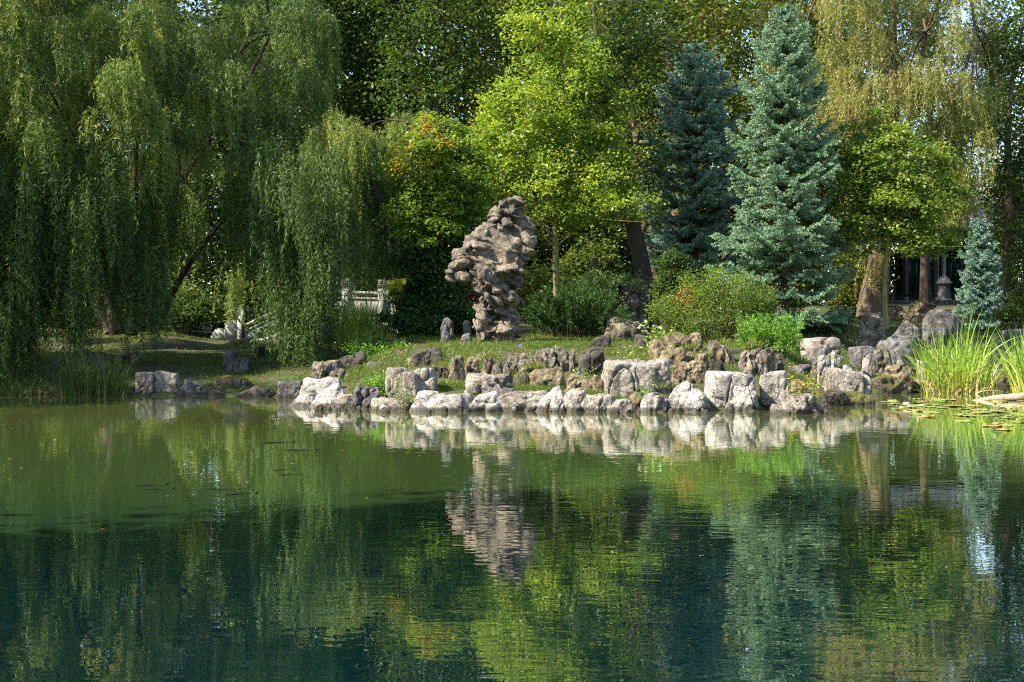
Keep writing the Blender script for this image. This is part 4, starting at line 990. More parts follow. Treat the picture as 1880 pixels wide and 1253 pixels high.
# trees on the left bank outside the picture whose shade lies on the near water
for i, (x, y, s_, where) in enumerate([(-11.5, 10.5, 1.0, 'farthest along the left bank'), (-10, 6.5, 1.05, 'second along the left bank'), (-9.5, 2.5, 1.1, 'third along the left bank'), (-9, -2, 1.1, 'at the corner of the near bank'), (-14, 8, 1.25, 'in the back row opposite the fish'), (-14.5, 3, 1.3, 'in the middle of the back row'), (-15, -2.5, 1.3, 'at the near end of the back row'), (-22.5, 31, .95, 'left of the big willow'), (-17.5, 32.5, .72, 'touching the big willow'), (-15.8, 28.5, .58, 'shading the sedge')]):
    if y < 20: y -= 5.2
    copy_thing(protos[i % 3], (x, y, ground_z(x, y)[0]), 'tall shade tree outside the picture ' + where, 1.3 * i, s_, 'shade trees round the near end of the pond')
# ------------------------------------------------------------------ shrubs, junipers, weeds
def base_of(px, D): 
    x = W(px, D); return np.array([x, D, ground_z(x, D)[0]])

def bush(name, label, cat, blobs, D, mat, seed, n_clump=90, n_leaf=80, size=.07, px=None, group=None, stems=22, tintf=None, **kw):
    rr = rs(seed); px = px or np.mean([b[0] for b in blobs]); b0 = base_of(px, D)
    kw.setdefault('clump', .32); kw.setdefault('flat', .7); kw.setdefault('upbias', .5)
    v, f, C, cid, p = canopy(blobs, D, n_clump, n_leaf, rr, size=size, **kw)
    o = thing(name, b0, label, cat, group)
    ct = rr.uniform(0, 1, n_clump); tint = np.clip(.5 * ct[cid] + .5 * rr.uniform(0, 1, len(cid)), 0, 1)
    if tintf: tint = tintf(tint, p, rr)
    obj('foliage', mesh('foliage', v - b0, f, False, tint), M[mat], o)
    mb = MB()
    for i in rr.choice(n_clump, min(stems, n_clump), replace=False):
        c = C[i] - b0; s_ = np.array([c[0] * .35, c[1] * .35, -.15])
        mb.tube(bez(s_, np.array([c[0] * .6, c[1] * .6, c[2] * .6]), c, 7), np.linspace(.018, .005, 7), 5, 0, cap=False)
    mb.build('stems', M['bark_dark'], o); return o

def sprays(name, label, cat, px, D, sprs, mat, seed, group=None, nl=.055, wd=.02, dens=300):
    """arching feathery branches (juniper): sprs = list of (px, py, dd) tips"""
    rr = rs(seed); b0 = base_of(px, D); o = thing(name, b0, label, cat, group); Pn, Dn, T = [], [], []; mb = MB()
    for (tx, ty, dd) in sprs:
        tip = P(tx, ty, D + dd); a = np.array([b0[0] + (tip[0] - b0[0]) * rr.uniform(.2, .6), D + dd * .5, 0]); a[2] = ground_z(a[0], a[1])[0]
        mid = (a + tip) / 2 + np.array([0, 0, .18 * np.linalg.norm(tip - a)]); q = bez(a, mid, tip, 10); mb.tube(q - b0, np.linspace(.015, .003, 10), 4, 0, cap=False)
        L_ = np.linalg.norm(tip - a); m = int(16 * L_) + 6; t = rr.uniform(.15, 1, m)
        for tt in t:
            c = bez(a, mid, tip, 30)[int(tt * 29)]; fw = norm(tip - mid); dr = norm(fw * .9 + rr.normal(size=3) * .55 + np.array([0, 0, .25])); l = .28 * (1.1 - .6 * tt) * rr.uniform(.6, 1.2)
            k = int(dens * l / 3); u = rr.uniform(0, 1, (k, 1)); Pn.append(c + dr * l * u + rr.normal(size=(k, 3)) * .012); Dn.append(dr + rr.normal(size=(k, 3)) * .5); T.append(np.clip(.3 + .5 * u[:, 0] + rr.normal(size=k) * .15, 0, 1))
    Pn = np.concatenate(Pn); v, f = leaf_quads(Pn, np.concatenate(Dn), rr.normal(size=Pn.shape), nl * rr.uniform(.7, 1.4, len(Pn)), wd)
    obj('foliage', mesh('foliage', v - b0, f, False, np.concatenate(T)), M[mat], o); mb.build('stems', M['bark_dark'], o); return o

def stemmy(name, label, cat, px, D, tips, mat, seed, leaf=.07, wd=.04, per=26, spread=.12, group=None, base_py=None, stem_r=.006):
    """a few upright stems set with leaves: tips = (px, py)"""
    rr = rs(seed); b0 = base_of(px, D)
    if base_py: b0[2] = P(px, base_py, D)[2]
    o = thing(name, b0, label, cat, group); Pn, Dn = [], []; mb = MB()
    for (tx, ty) in tips:
        tip = P(tx, ty, D + rr.normal() * .12); a = b0 + np.array([(tip[0] - b0[0]) * .6, rr.normal() * .08, -.03]); mid = (a + tip) / 2 + rr.normal(size=3) * .05
        q = bez(a, mid, tip, 8); mb.tube(q - b0, np.linspace(stem_r, stem_r * .4, 8), 5, 0, cap=False)
        u = rr.uniform(.12, 1, per); c = np.stack([np.interp(u, np.linspace(0, 1, 8), q[:, i]) for i in range(3)], 1)
        d = rr.normal(size=(per, 3)); d[:, 2] = np.abs(d[:, 2]) * .5; Pn.append(c + norm(d) * rr.uniform(0, spread, (per, 1))); Dn.append(d)
    Pn = np.concatenate(Pn); Dn = np.concatenate(Dn); nn = norm(rr.normal(size=Pn.shape) * .5 + np.array([0, -.2, .7]))
    v, f = leaf_quads(Pn, Dn, nn, leaf * rr.uniform(.6, 1.3, len(Pn)), wd * rr.uniform(.7, 1.2, len(Pn)), .2)
    obj('foliage', mesh('foliage', v - b0, f, False, rr.uniform(0, 1, len(Pn))), M[mat], o); mb.build('stems', M['bark_brown'], o); return o

def blades(name, label, cat, px, D, specs, mat, seed, group=None, base_z=None):
    """specs: (px0, px1, D0, D1, n, len0, len1, width, lean)"""
    rr = rs(seed); b0 = base_of(px, D); o_v, o_f, T = [], [], []; n0 = 0
    if base_z is not None: b0[2] = base_z
    for (x0, x1, d0, d1, n, l0, l1, wd, lean) in specs:
        dd = rr.uniform(d0, d1, n); c0 = rr.uniform(x0, x1, n); nt_ = max(3, n // 14); cl = rr.uniform(x0, x1, nt_); pick = rr.randint(0, nt_, n)
        xx = .35 * c0 + .65 * cl[pick]; x = (xx - 940) * dd / F; z = np.maximum(ground_z(x, dd), -.12) - .02 if base_z is None else np.full(n, base_z)
        p = np.stack([x, dd, z], 1); k = (xx - (x0 + x1) / 2) / (x1 - x0) * 2
        d = np.stack([rr.normal(size=n) * .16 * lean + k * .16 * lean, rr.normal(size=n) * .16 * lean, np.ones(n)], 1)
        bd = np.stack([rr.normal(size=n) * .22 * lean + k * .2 * lean, rr.normal(size=n) * .2 * lean, np.zeros(n)], 1) * (rr.uniform(.3, 1.6, n) ** 1.5)[:, None]
        v, f, ns = strips(p, d, rr.uniform(l0, l1, n), wd * rr.uniform(.6, 1.2, n), bd, 6, 1.0, seed)
        o_v.append(v); o_f.append(f + n0); n0 += len(v)
        tb = rr.uniform(0, .75, n) ** 1.0 + (rr.uniform(0, 1, n) > .9) * .3; hh_ = np.tile(np.linspace(.30, -.15, ns), n); T.append(np.clip(np.repeat(tb, ns) + hh_, 0, 1))
    me = mesh('blades', np.concatenate(o_v) - b0, np.concatenate(o_f), True, np.concatenate(T))
    o = thing(name, b0, label, cat, group); obj('blades', me, M[mat], o); return o

sprays('juniper_bush', 'dark green spreading juniper right of the statue', 'shrub', 1045, 37.5,
    [(x, 600 - 92 * math.sin((x - 940) / 230 * math.pi) ** .6 * rs(int(x)).uniform(.45, 1.05) , rs(int(x) + 3).uniform(-1.2, 1.3)) for x in np.linspace(952, 1160, 84)], 'juniper', 101)
rq = rs(5)
sprays('juniper_bush', 'fresh green feathery juniper spilling over the spotted rock wall', 'shrub', 1385, 33.2,
    [(rq.uniform(1355, 1470), rq.uniform(580, 645), rq.uniform(-.9, .9)) for _ in range(60)] + [(1440, 588, 0), (1455, 603, 0), (1470, 622, -.3), (1425, 585, 0), (1462, 612, -.2)], 'juniper_lit', 102, dens=260)
def rusty(t_, p, r_):
    px = 940 + F * p[:, 0] / p[:, 1]; py = 590 - F * (p[:, 2] - CAMZ) / p[:, 1]
    return np.clip(t_ * .62 + .75 * np.exp(-(((px - 1255) / 28) ** 2 + ((py - 545) / 24) ** 2)) * r_.uniform(.3, 1, len(px)) + .25 * np.exp(-((px - 1340) / 30) ** 2) * r_.uniform(0, 1, len(px)), 0, 1)
bush('rusty_shrub', 'broad upright shrub with olive leaves and rusty red tips before the spruces', 'shrub',
    [(1300,530,50,36),(1350,545,50,34),(1250,560,45,38),(1395,560,30,34),(1300,590,85,36),(1220,585,28,34),(1380,605,50,26)], 35.3, 'shrub_mix', 103, 210, 90, .062, tintf=rusty, width=.4, droop=-.5, clump=.3, flat=1.2, stems=60)
bush('dogwood_shrub', 'dark broad leaved shrub in front of the right end of the bridge', 'shrub',
    [(760,595,36,28),(785,612,40,26),(728,588,24,18),(800,580,34,30),(705,580,18,8),(762,640,36,14)], 37.8, 'shrub_dark', 104, 110, 60, .11, width=.62, clump=.36, flat=.35)
bush('yellow_green_shrub', 'sunlit yellow green shrub right of the paired bridge posts', 'shrub', [(735,536,24,18),(752,550,20,16)], 43, 'shrub_yellow', 105, 40, 60, .08)
bush('red_shrub', 'red flowering shrub behind the waist of the statue', 'shrub', [(855,540,18,15),(872,552,16,12)], 38.5, 'red_leaf', 106, 24, 50, .06)
bush('dark_shrub', 'dark shrub under the red flowers left of the statue', 'shrub', [(840,575,30,25),(862,595,24,22),(820,560,20,20)], 38, 'shrub_dark', 107, 60, 60, .07)
bush('laurel_shrub', 'dark shrub between the rock mass and the darker spruce', 'shrub', [(1228,490,22,36),(1215,532,18,20),(1240,520,20,28)], 39.5, 'forest', 108, 80, 60, .08)
bush('undergrowth_shrub', 'dim shrub in the dark right of the slender yellow trunk', 'shrub', [(1090,470,40,40),(1060,500,36,36),(1120,495,20,26)], 46, 'forest_lit', 109, 90, 60, .10)
bush('ivy_mantle', 'ivy draping the rock mass behind the dark juniper', 'climber', [(1090,520,22,22),(1130,512,34,10),(1095,550,26,16),(1160,520,20,12)], 41.0, 'shrub_pale', 110, 46, 44, .08, stems=16)
bush('hedge_shrub', 'dark shrubbery at the right behind the second reed clump', 'shrub', [(1860,575,40,26),(1820,590,30,20),(1890,550,40,30)], 47, 'forest', 111, 80, 60, .09)
bush('hedge_shrub', 'dark bushes on the slope below the tall silvery spruce', 'shrub', [(1530,600,40,18),(1490,606,30,14)], 41.5, 'juniper', 112, 50, 70, .06)
for i, (bx, by, rx, ry, D_, wh) in enumerate([(60,560,90,40,47,'at the far left behind the willow curtain'),(330,560,60,34,50,'behind the fork of the willow'),(520,560,70,40,60,'behind the bridge handrail'),(640,510,60,40,60,'over the middle of the bridge'),(975,540,60,60,50,'right behind the statue legs'),(1400,540,60,60,48,'under the two spruces'),(1560,520,40,60,52,'left of the thick willow trunk'),(1860,480,60,70,56,'right of the standing stone'),(180,560,60,30,52,'left of the red post')]):
    bush('understory_bush', 'dim bush of the wood ' + wh, 'shrub', [(bx, by, rx, ry), (bx + 20, by + 15, rx, ry * .7)], D_, ('forest_lit', 'forest')[i % 2], 113 + i, 90, 60, .12, clump=.6, group='bushes in the shade of the wood')
stemmy('climbing_weed', 'pale green vine climbing up beside the rusty shrub', 'plant', 1208, 31.8, [(1180,590),(1192,600),(1205,596),(1222,600),(1240,598),(1196,625),(1215,615),(1230,618)], 'shrub_pale', 130, .085, .06, 30, .14)
stemmy('weed_plant', 'yellow green weeds above the biggest flat block', 'plant', 1180, 29.2, [(1150,640),(1165,655),(1180,650),(1195,640),(1210,645),(1225,640),(1140,655)], 'shrub_yellow', 131, .06, .035, 26, .12)
stemmy('yellow_plant', 'tall yellow flowering plant beside the islet rock', 'plant', 1475, 28.2, [(1440,690),(1450,668),(1462,700),(1475,690),(1488,684),(1498,672),(1508,690),(1515,705),(1450,712),(1480,705)], 'shrub_yellow', 132, .055, .035, 40, .12)
stemmy('yellow_plant', 'yellow leaved seedling on the grass left of the flat topped block', 'plant', 1456, 33, [(1450,645),(1456,636),(1462,650)], 'shrub_yellow', 133, .06, .04, 26, .08)
stemmy('green_plant', 'small green plant in front of the split block', 'plant', 735, 26.95, [(722,716),(730,700),(738,694),(748,708),(756,722),(742,720)], 'juniper_lit', 134, .06, .022, 44, .08)
stemmy('yellow_plant', 'little yellow bush behind the split block', 'plant', 751, 29.3, [(746,662),(752,657),(758,664)], 'shrub_yellow', 135, .045, .02, 40, .07)
stemmy('weed_plant', 'leafy weed at the foot of the broad white rock', 'plant', 1186, 26.75, [(1176,714),(1184,708),(1192,712),(1180,722)], 'juniper_lit', 136, .06, .04, 24, .08, base_py=735)
stemmy('weed_plant', 'weeds at the foot of the dark upright rock', 'plant', 1068, 29.2, [(1054,680),(1062,676),(1086,680),(1078,686)], 'shrub_pale', 137, .07, .045, 18, .1)
stemmy('weed_plant', 'weeds left of the biggest flat block above the dark rock', 'plant', 1150, 31, [(1140,640),(1152,638),(1160,648)], 'shrub_pale', 138, .06, .04, 24, .1)
bush('herb_patch', 'sunlit leafy herbs right of the brown round rock', 'plant', [(690,650,34,12),(720,640,24,10),(660,640,24,8),(705,660,26,8)], 34.8, 'juniper_lit', 139, 70, 50, .06, stems=8)
bush('herb_patch', 'green herbs around the grey arched rock', 'plant', [(700,705,20,10),(715,715,16,10)], 28.6, 'juniper_lit', 140, 30, 44, .05, stems=4)
stemmy('pale_weed', 'withered pale flower stalk left of the dark squarish boulder', 'plant', 716, 35.2, [(716,618),(713,628),(720,632)], 'shrub_pale', 141, .05, .035, 16, .06)
blades('tall_grass', 'tall light green grass in front of the white bridge', 'grass clump', 650, 39.5, [(606, 700, 38.3, 41, 620, .8, 1.55, .030, .55), (600, 735, 37, 39, 300, .35, .8, .02, 1)], 'reed', 150)
blades('reed_clump', 'large clump of tall green reeds in the water at the right', 'reeds', 1750, 34.2, [(1684, 1826, 33.2, 35.6, 400, 1.0, 1.95, .034, 1.2), (1680, 1830, 33.2, 35, 200, .6, 1.2, .03, 1.4), (1745, 1775, 34, 34.6, 8, 2.1, 2.45, .04, .5)], 'reed', 151, base_z=-.04)
blades('broken_reeds', 'brown broken blades lying low at the foot of the large reed clump', 'reeds', 1752, 33.6, [(1680, 1835, 33, 35, 170, .3, .9, .022, 2.6)], 'dead_reed', 156, base_z=-.03)
blades('reed_clump', 'reed clump cut off by the right edge of the picture', 'reeds', 1885, 31.8, [(1855, 1960, 31.2, 33.4, 420, 1.0, 1.9, .036, 1.2)], 'reed', 152, base_z=-.04)
blades('sedge_clump', 'dark sedge growing at the left waterline', 'reeds', 170, 32.3, [(105, 246, 31.9, 33, 620, .55, 1.25, .020, .9)], 'reed_dark', 153)
blades('sedge_clump', 'brownish sedge at the far left waterline', 'reeds', 50, 32.6, [(-60, 108, 32.1, 33.6, 420, .3, .75, .02, 1.3)], 'reed_dark', 154)
blades('dead_reeds', 'thin dead reed stubs standing in the water between the reed clumps', 'reeds', 1830, 36, [(1795, 1862, 34.5, 37.5, 26, .12, .38, .012, .4)], 'grass', 155, base_z=-.03)

# ---- grass and litter on the bank ---------------------------------------------------
rr = rs(201)
def scatter(n, x0, x1, d0, d1, gamma=1.0):
    px = rr.uniform(x0, x1, n); D = d0 + (d1 - d0) * rr.uniform(0, 1, n) ** gamma; x = (px - 940) * D / F; z = ground_z(x, D)
    k = z > .05; return np.stack([x, D, z], 1)[k]
gp = np.concatenate([scatter(90000, 640, 1560, 27, 39, 1.2), scatter(60000, -60, 700, 31.5, 46, 1.1), scatter(40000, 1400, 1950, 29, 52, 1.2), scatter(14000, 780, 1060, 29.8, 36), scatter(16000, 790, 1100, 27, 28.8)])
den = fbm(gp * .9, 3, 33) > -.08 - .12 * rr.uniform(-1, 1, len(gp)); gp = gp[den]; n = len(gp)
d = np.stack([rr.normal(size=n) * .35, rr.normal(size=n) * .35, np.ones(n)], 1); patch = .5 + .5 * fbm(gp * .7, 3, 44)
ln = (.05 + .13 * rr.uniform(0, 1, n) ** 2) * (.6 + .9 * patch)
v, f, ns = strips(gp - np.array([0, 0, .01]), d, ln, .011, np.stack([rr.normal(size=n) * .4, rr.normal(size=n) * .4, np.zeros(n)], 1), 2, .8, 202)
tg = np.repeat(np.clip(patch * .7 + rr.uniform(-.25, .35, n), 0, 1), ns)
tag(obj('grass', mesh('grass', v, f, False, tg), M['grass']), 'short green grass covering the bank and the mound', 'grass', kind='stuff')
# fallen leaves
fl = np.concatenate([scatter(4600, 700, 1700, 27, 42), scatter(2600, -50, 700, 32, 46)]); n = len(fl)
v, f = leaf_quads(fl + np.array([0, 0, .035]), rr.normal(size=(n, 3)) * np.array([1, 1, .2]), norm(rr.normal(size=(n, 3)) * .35 + np.array([0, 0, 1])), .06, .04)
tag(obj('fallen_leaves', mesh('fallen_leaves', v, f, False, rr.uniform(.4, 1, n)), M['shrub_mix']), 'scattered fallen leaves on the bank', 'leaves', kind='stuff')

# grass tufts on the rocks of the tiers
def rock_tuft(px, py, D, n, label, ln=.16, mat='grass'):
    r_ = rs(int(px)); c = P(px, py, D); p = c + r_.normal(size=(n, 3)) * np.array([.12, .10, .015]); d_ = np.stack([r_.normal(size=n) * .4, r_.normal(size=n) * .4, np.ones(n)], 1)
    v, f, ns = strips(p, d_, ln * r_.uniform(.5, 1.3, n), .012, np.stack([r_.normal(size=n) * .5, r_.normal(size=n) * .5, np.zeros(n)], 1), 3, .9, 9)
    tag(obj('grass_tuft', mesh('grass_tuft', v - c, f, False, np.repeat(r_.uniform(.1, 1, n), ns)), M[mat], None, c), label, 'grass tuft')
rock_tuft(1238, 634, 31.6, 130, 'dry grass growing on the crumbling rock pile')
rock_tuft(1268, 640, 31.2, 90, 'green grass tuft in the saddle of the crumbling rock pile', .2)
rock_tuft(1290, 655, 31.0, 80, 'green grass hanging between the rounded tan rock and the pile', .22)
rock_tuft(1330, 632, 32.2, 110, 'grass fringe behind the rounded tan rock', .2)
rock_tuft(1382, 637, 31.3, 110, 'grass fringe along the top of the spotted rock wall', .24)
rock_tuft(1516, 660, 30.9, 80, 'grass tuft growing from the pointed white rock', .16)
rock_tuft(1470, 735, 26.2, 150, 'straw coloured grass on the islet rock', .16)
rock_tuft(896, 656, 30.2, 110, 'long grass tuft between the tan pillar rocks', .24)
rock_tuft(985, 676, 29.4, 110, 'grass tuft below the largest pitted rock', .2)
rock_tuft(1215, 712, 27.4, 60, 'tuft of grass under the step of the biggest block', .14)

# ------------------------------------------------------------------ white bridge
BD = 56.0; bm0 = P(440, 625, BD); bo = np.array([bm0[0], BD, bm0[2]]); q_ = BD / F
def bl(px, py): c = P(px, py, BD) - bo; return c[0], c[2]
bridge = thing('white_bridge', bo, 'white stone arched footbridge with carved balustrades behind the willow', 'bridge')
for side, dy in (('near', 0.0), ('far', 2.3)):
    posts = [(442, 627, 565, 13), (562, 600, 517, 14), (635, 596, 512, 14), (701, 600, 514, 15), (752, 612, 545, 14)]
    for (px, yb, yt, wpx) in posts:
        mb = MB(); x, zt = bl(px, yt); _, zb = bl(px, yb); h = wpx * q_ / 2; capz = zt - 14 * q_
        mb.box(x - h * .86, dy - h * .86, zb - .25, x + h * .86, dy + h * .86, capz - .03)
        po = mb.build('post', M['white_stone'], bridge)
        mb = MB(); mb.box(x - h * .7, dy - h * .7, capz - .032, x + h * .7, dy + h * .7, capz + .004); mb.box(x - h, dy - h, capz, x + h, dy + h, zt)
        mb.box(x - h * .7, dy - h - .012, capz + .06, x + h * .7, dy - h + .001, zt - .05)
        c_ = mb.build('post_cap', M['white_stone'], po); bv = c_.modifiers.new('b', 'BEVEL'); bv.width = .018; bv.segments = 2
    top = [(449, 596), (555, 545), (562, 537), (635, 534), (694, 536), (708, 540), (745, 562)]
    def rail(off0, off1, d0, d1, nm):
        mb = MB(); pts = [(bl(a, b + off1)[0], bl(a, b + off1)[1], bl(a, b + off0)[1]) for a, b in top]; mb.prism(pts, dy + d0, dy + d1); mb.build(nm, M['white_stone'], bridge)
    rail(0, 7, -.09, .09, 'handrail'); rail(14, 48, -.045, .045, 'panel'); rail(11, 16, -.065, .065, 'panel_rail'); rail(48, 55, -.10, .10, 'base_rail')
    for a in list(range(470, 550, 22)) + list(range(575, 700, 20)):
        yy = np.interp(a, [k for k, _ in top], [k for _, k in top]); x, zb = bl(a, yy + 12); _, zt = bl(a, yy + 6.5)
        mb = MB(); mb.box(x - .05, dy - .04, zb, x + .05, dy + .04, zt); mb.build('baluster', M['white_stone'], bridge)
# scroll stone at the left end, stepped rounded outline
mb = MB(); pts = []
for a in np.linspace(388, 436, 25):
    y = 625 - (22 * math.sqrt(max(0, 1 - ((a - 404) / 16.5) ** 2)) if a < 414 else 0)
    if a >= 411: y = min(y, 625 - 15 - 23 * math.sqrt(max(0, 1 - min(1, abs(a - 427) / 14) ** 2)))
    x, zt = bl(a, y); _, zb = bl(a, 630); pts.append((x, zb, max(zt, zb + .02)))
mb.prism(pts, -.12, .12); mb.build('scroll_stone', M['white_stone'], bridge)
mb = MB(); x0, z0 = bl(448, 632); x1, z1 = bl(560, 600); pts = [(bl(448, 0)[0], z0 - .3, z0), (x1, z0 - .3, bl(0, 594)[1]), (bl(640, 0)[0], bl(0, 597)[1], bl(0, 590)[1]), (bl(708, 0)[0], bl(0, 600)[1], bl(0, 593)[1]), (bl(745, 0)[0], bl(0, 622)[1], bl(0, 614)[1])]
mb.prism(pts, -.22, 2.5); mb.build('deck', M['white_stone'], bridge)
mb = MB(); mb.box(bl(715, 0)[0], .0, bl(0, 640)[1], bl(780, 0)[0], 2.3, bl(0, 622)[1]); mb.box(bl(560, 0)[0], 0.1, bl(0, 640)[1], bl(600, 0)[0], 2.2, bl(0, 597)[1]); mb.build('abutment', M['rock_grey'], bridge)
lp = P(445.5, 592, 54.8); g0 = ground_z(lp[0], 54.8)[0]
lamp = thing('path_light', (lp[0], 54.8, g0), 'slim white topped path light in front of the bridge end post', 'path light')
mb = MB(); mb.tube([[0, 0, -.05], [0, 0, P(0, 594, 54.8)[2] - g0]], .045, 8); mb.build('pole', M['fish'], lamp)
mb = MB(); mb.box(-.055, -.055, P(0, 594.5, 54.8)[2] - g0, .055, .055, P(0, 570, 54.8)[2] - g0); mb.build('lamp_head', M['white_stone'], lamp)
a = P(436, 585, 55.9); b_ = P(290, 601, 50); mb = MB(); mb.tube(bez(a, (a + b_) / 2 - np.array([0, 0, .16]), b_, 16), .018, 6)
ro = mb.build('barrier_rope', plain_mat('weathered rope', (.45, .38, .28), .9), None, True, a); tag(ro, 'thin rope stretched from the bridge post into the willow', 'rope')
pp = base_of(185, 48); po = thing('red_post', pp, 'red painted post with a pale board among the willow trunks', 'post')
mb = MB(); mb.box(-.035, -.035, -.1, .035, .035, P(0, 562, 48)[2] - pp[2]); mb.build('pole', plain_mat('red paint', (.42, .02, .015), .5), po)
mb = MB(); mb.box(.04, -.03, .1, .16, .02, P(0, 568, 48)[2] - pp[2]); mb.build('board', M['white_stone'], po)

# ------------------------------------------------------------------ pavilion at the right
PD = 68.0; pz = P(0, 552, PD)[2]; px0 = W(1590, PD); pv = thing('garden_pavilion', (px0, PD, pz), 'dark columned pavilion with green glass and pale tiled roof behind the right trees', 'building')
def X(px): return W(px, PD) - px0
def Z(py): return P(0, py, PD)[2] - pz
dark = plain_mat('dark lacquered wood', (.018, .016, .018), .5); tile = plain_mat('pale grey roof tiles', (.42, .40, .38), .8, 0, .3, 12); wallm = plain_mat('white plaster', (.72, .70, .66), .85, 0, .1)
gm_, t, out = new_mat('green tinted glass'); p = N(t, 'ShaderNodeBsdfPrincipled', Roughness=.05); p.inputs['Base Color'].default_value = (.012, .06, .05, 1); t.links.new(p.outputs[0], out.inputs[0])
mb = MB(); mb.box(X(1580), -1.2, -3.5, X(1930), 6, 0); mb.build('platform', M['rock_grey'], pv)
for c in (1600, 1653, 1706, 1762, 1818, 1874, 1925):
    mb = MB(); mb.tube([[X(c), -.9, 0], [X(c), -.9, Z(425)]], .15, 12); mb.build('column', dark, pv)
    mb = MB(); mb.tube([[X(c), -.9, .0], [X(c), -.9, .14]], .22, 12); mb.build('column_base', M['rock_pale'], pv)
for c in (1615, 1628, 1668, 1680, 1693, 1745, 1757, 1775, 1790, 1830):
    mb = MB(); mb.box(X(c) + .06, .45, .05, X(c + 12), .50, Z(440)); w_ = mb.build('window', gm_, pv)
    mb = MB(); mb.box(X(c) - .03, .42, 0, X(c) + .057, .55, Z(438)); mb.build('frame', dark, w_)
mb = MB(); mb.box(X(1699), .30, 0, X(1703), .6, Z(438)); mb.box(X(1716), .40, 0, X(1728), .7, Z(438)); mb.box(X(1736), .40, 0, X(1741), .7, Z(438)); mb.build('wall', wallm, pv)
mb = MB(); mb.box(X(1703), 5.6, 0, X(1930), 5.9, Z(438)); mb.box(X(1590), .7, 0, X(1597), 5.9, Z(438)); mb.build('back_wall', dark, pv)
mb = MB(); mb.box(X(1590), -1.0, Z(438), X(1930), -.8, Z(424)); mb.build('beam', dark, pv)
mb = MB(); zr = Z(543)
mb.box(X(1590), -1.12, zr, X(1930), -1.06, zr + .07); mb.box(X(1590), -1.11, zr - .28, X(1930), -1.07, zr - .22); mb.box(X(1590), -1.11, .03, X(1930), -1.07, .09)
for k in range(120): 
    xx = X(1590) + k * (X(1930) - X(1590)) / 120; mb.box(xx, -1.105, .092, xx + .025, -1.075, zr - .002)
mb.build('railing', dark, pv)
mb = MB(); e0 = (X(1560), X(1960)); zl, zh = Z(425), Z(318)
for k in range(60):        # tiled slope with raised rows
    xa = e0[0] + (e0[1] - e0[0]) * k / 60; xb = e0[0] + (e0[1] - e0[0]) * (k + .62) / 60; xc = e0[0] + (e0[1] - e0[0]) * (k + 1) / 60
    for (u0, u1, dz) in ((xa, xb, .06), (xb, xc, 0)):
        v = [[u0, -2.4, zl + dz], [u1, -2.4, zl + dz], [u1, 2.4, zh + dz], [u0, 2.4, zh + dz], [u0, -2.4, zl - .12], [u1, -2.4, zl - .12], [u1, 2.4, zh - .12], [u0, 2.4, zh - .12]]
        mb.add(v, [[0, 1, 2, 3], [7, 6, 5, 4], [0, 4, 5, 1], [3, 2, 6, 7], [0, 3, 7, 4], [1, 5, 6, 2]])
v = [[e0[0], 2.42, zh], [e0[1], 2.42, zh], [e0[1], 7.2, zl], [e0[0], 7.2, zl], [e0[0], 2.42, zh - .12], [e0[1], 2.42, zh - .12], [e0[1], 7.2, zl - .12], [e0[0], 7.2, zl - .12]]
mb.add(v, [[0, 1, 2, 3], [7, 6, 5, 4], [0, 4, 5, 1], [3, 2, 6, 7], [0, 3, 7, 4], [1, 5, 6, 2]]); mb.build('roof', tile, pv)
# stone lantern
lb = P(1733, 552, 56); ln_ = thing('stone_lantern', lb, 'grey stone lantern with a conical cap in front of the pavilion', 'stone lantern')
k = 56 / F; prof = [(14, 0), (14, 4), (11, 5), (12, 6), (11.5, 14), (10, 22), (9.5, 31)]
def lathe(pr, n=16): mb = MB(); mb.tube([[0, 0, z * k + i * 1e-4] for i, (r, z) in enumerate(pr)], [max(r, .05) * k for r, z in pr], n, .03, 5); return mb
lathe(prof).build('shaft', M['rock_grey'], ln_, True); lathe([(15, 31), (13, 35), (8, 42), (3, 46), (.3, 47)]).build('cap', M['rock_grey'], ln_, True)
# low bench rail by the spruce
bp = P(1430, 566, 40.5); br = thing('low_bench', bp, 'low grey bench plank half hidden under the spruce', 'bench'); mb = MB(); mb.box(-.28, -.15, -.02, .28, .15, .03); mb.build('seat', M['rock_grey'], br)
for s_ in (-.22, .22): mb = MB(); mb.box(s_ - .03, -.12, -.55, s_ + .03, .12, -.021); mb.build('leg', M['fish'], br)
# old stump with a pointed top on the rock mass
sp_ = base_of(1092, 42.8); mb = MB(); a = P(1080, 560, 42.8); b_ = P(1090, 500, 42.8); c_ = P(1093, 474, 42.8)
mb.tube(np.array([[a[0], 42.8, sp_[2] - .1], a, b_, c_]), [.32, .24, .2, .07], 10, .25, 4); st_ = thing('tree_stump', sp_, 'broken brown tree trunk beside the ivy grown rock mass', 'tree stump'); mb.v = [q - sp_ for q in mb.v]; mb.build('stem', M['bark_old'], st_, True)

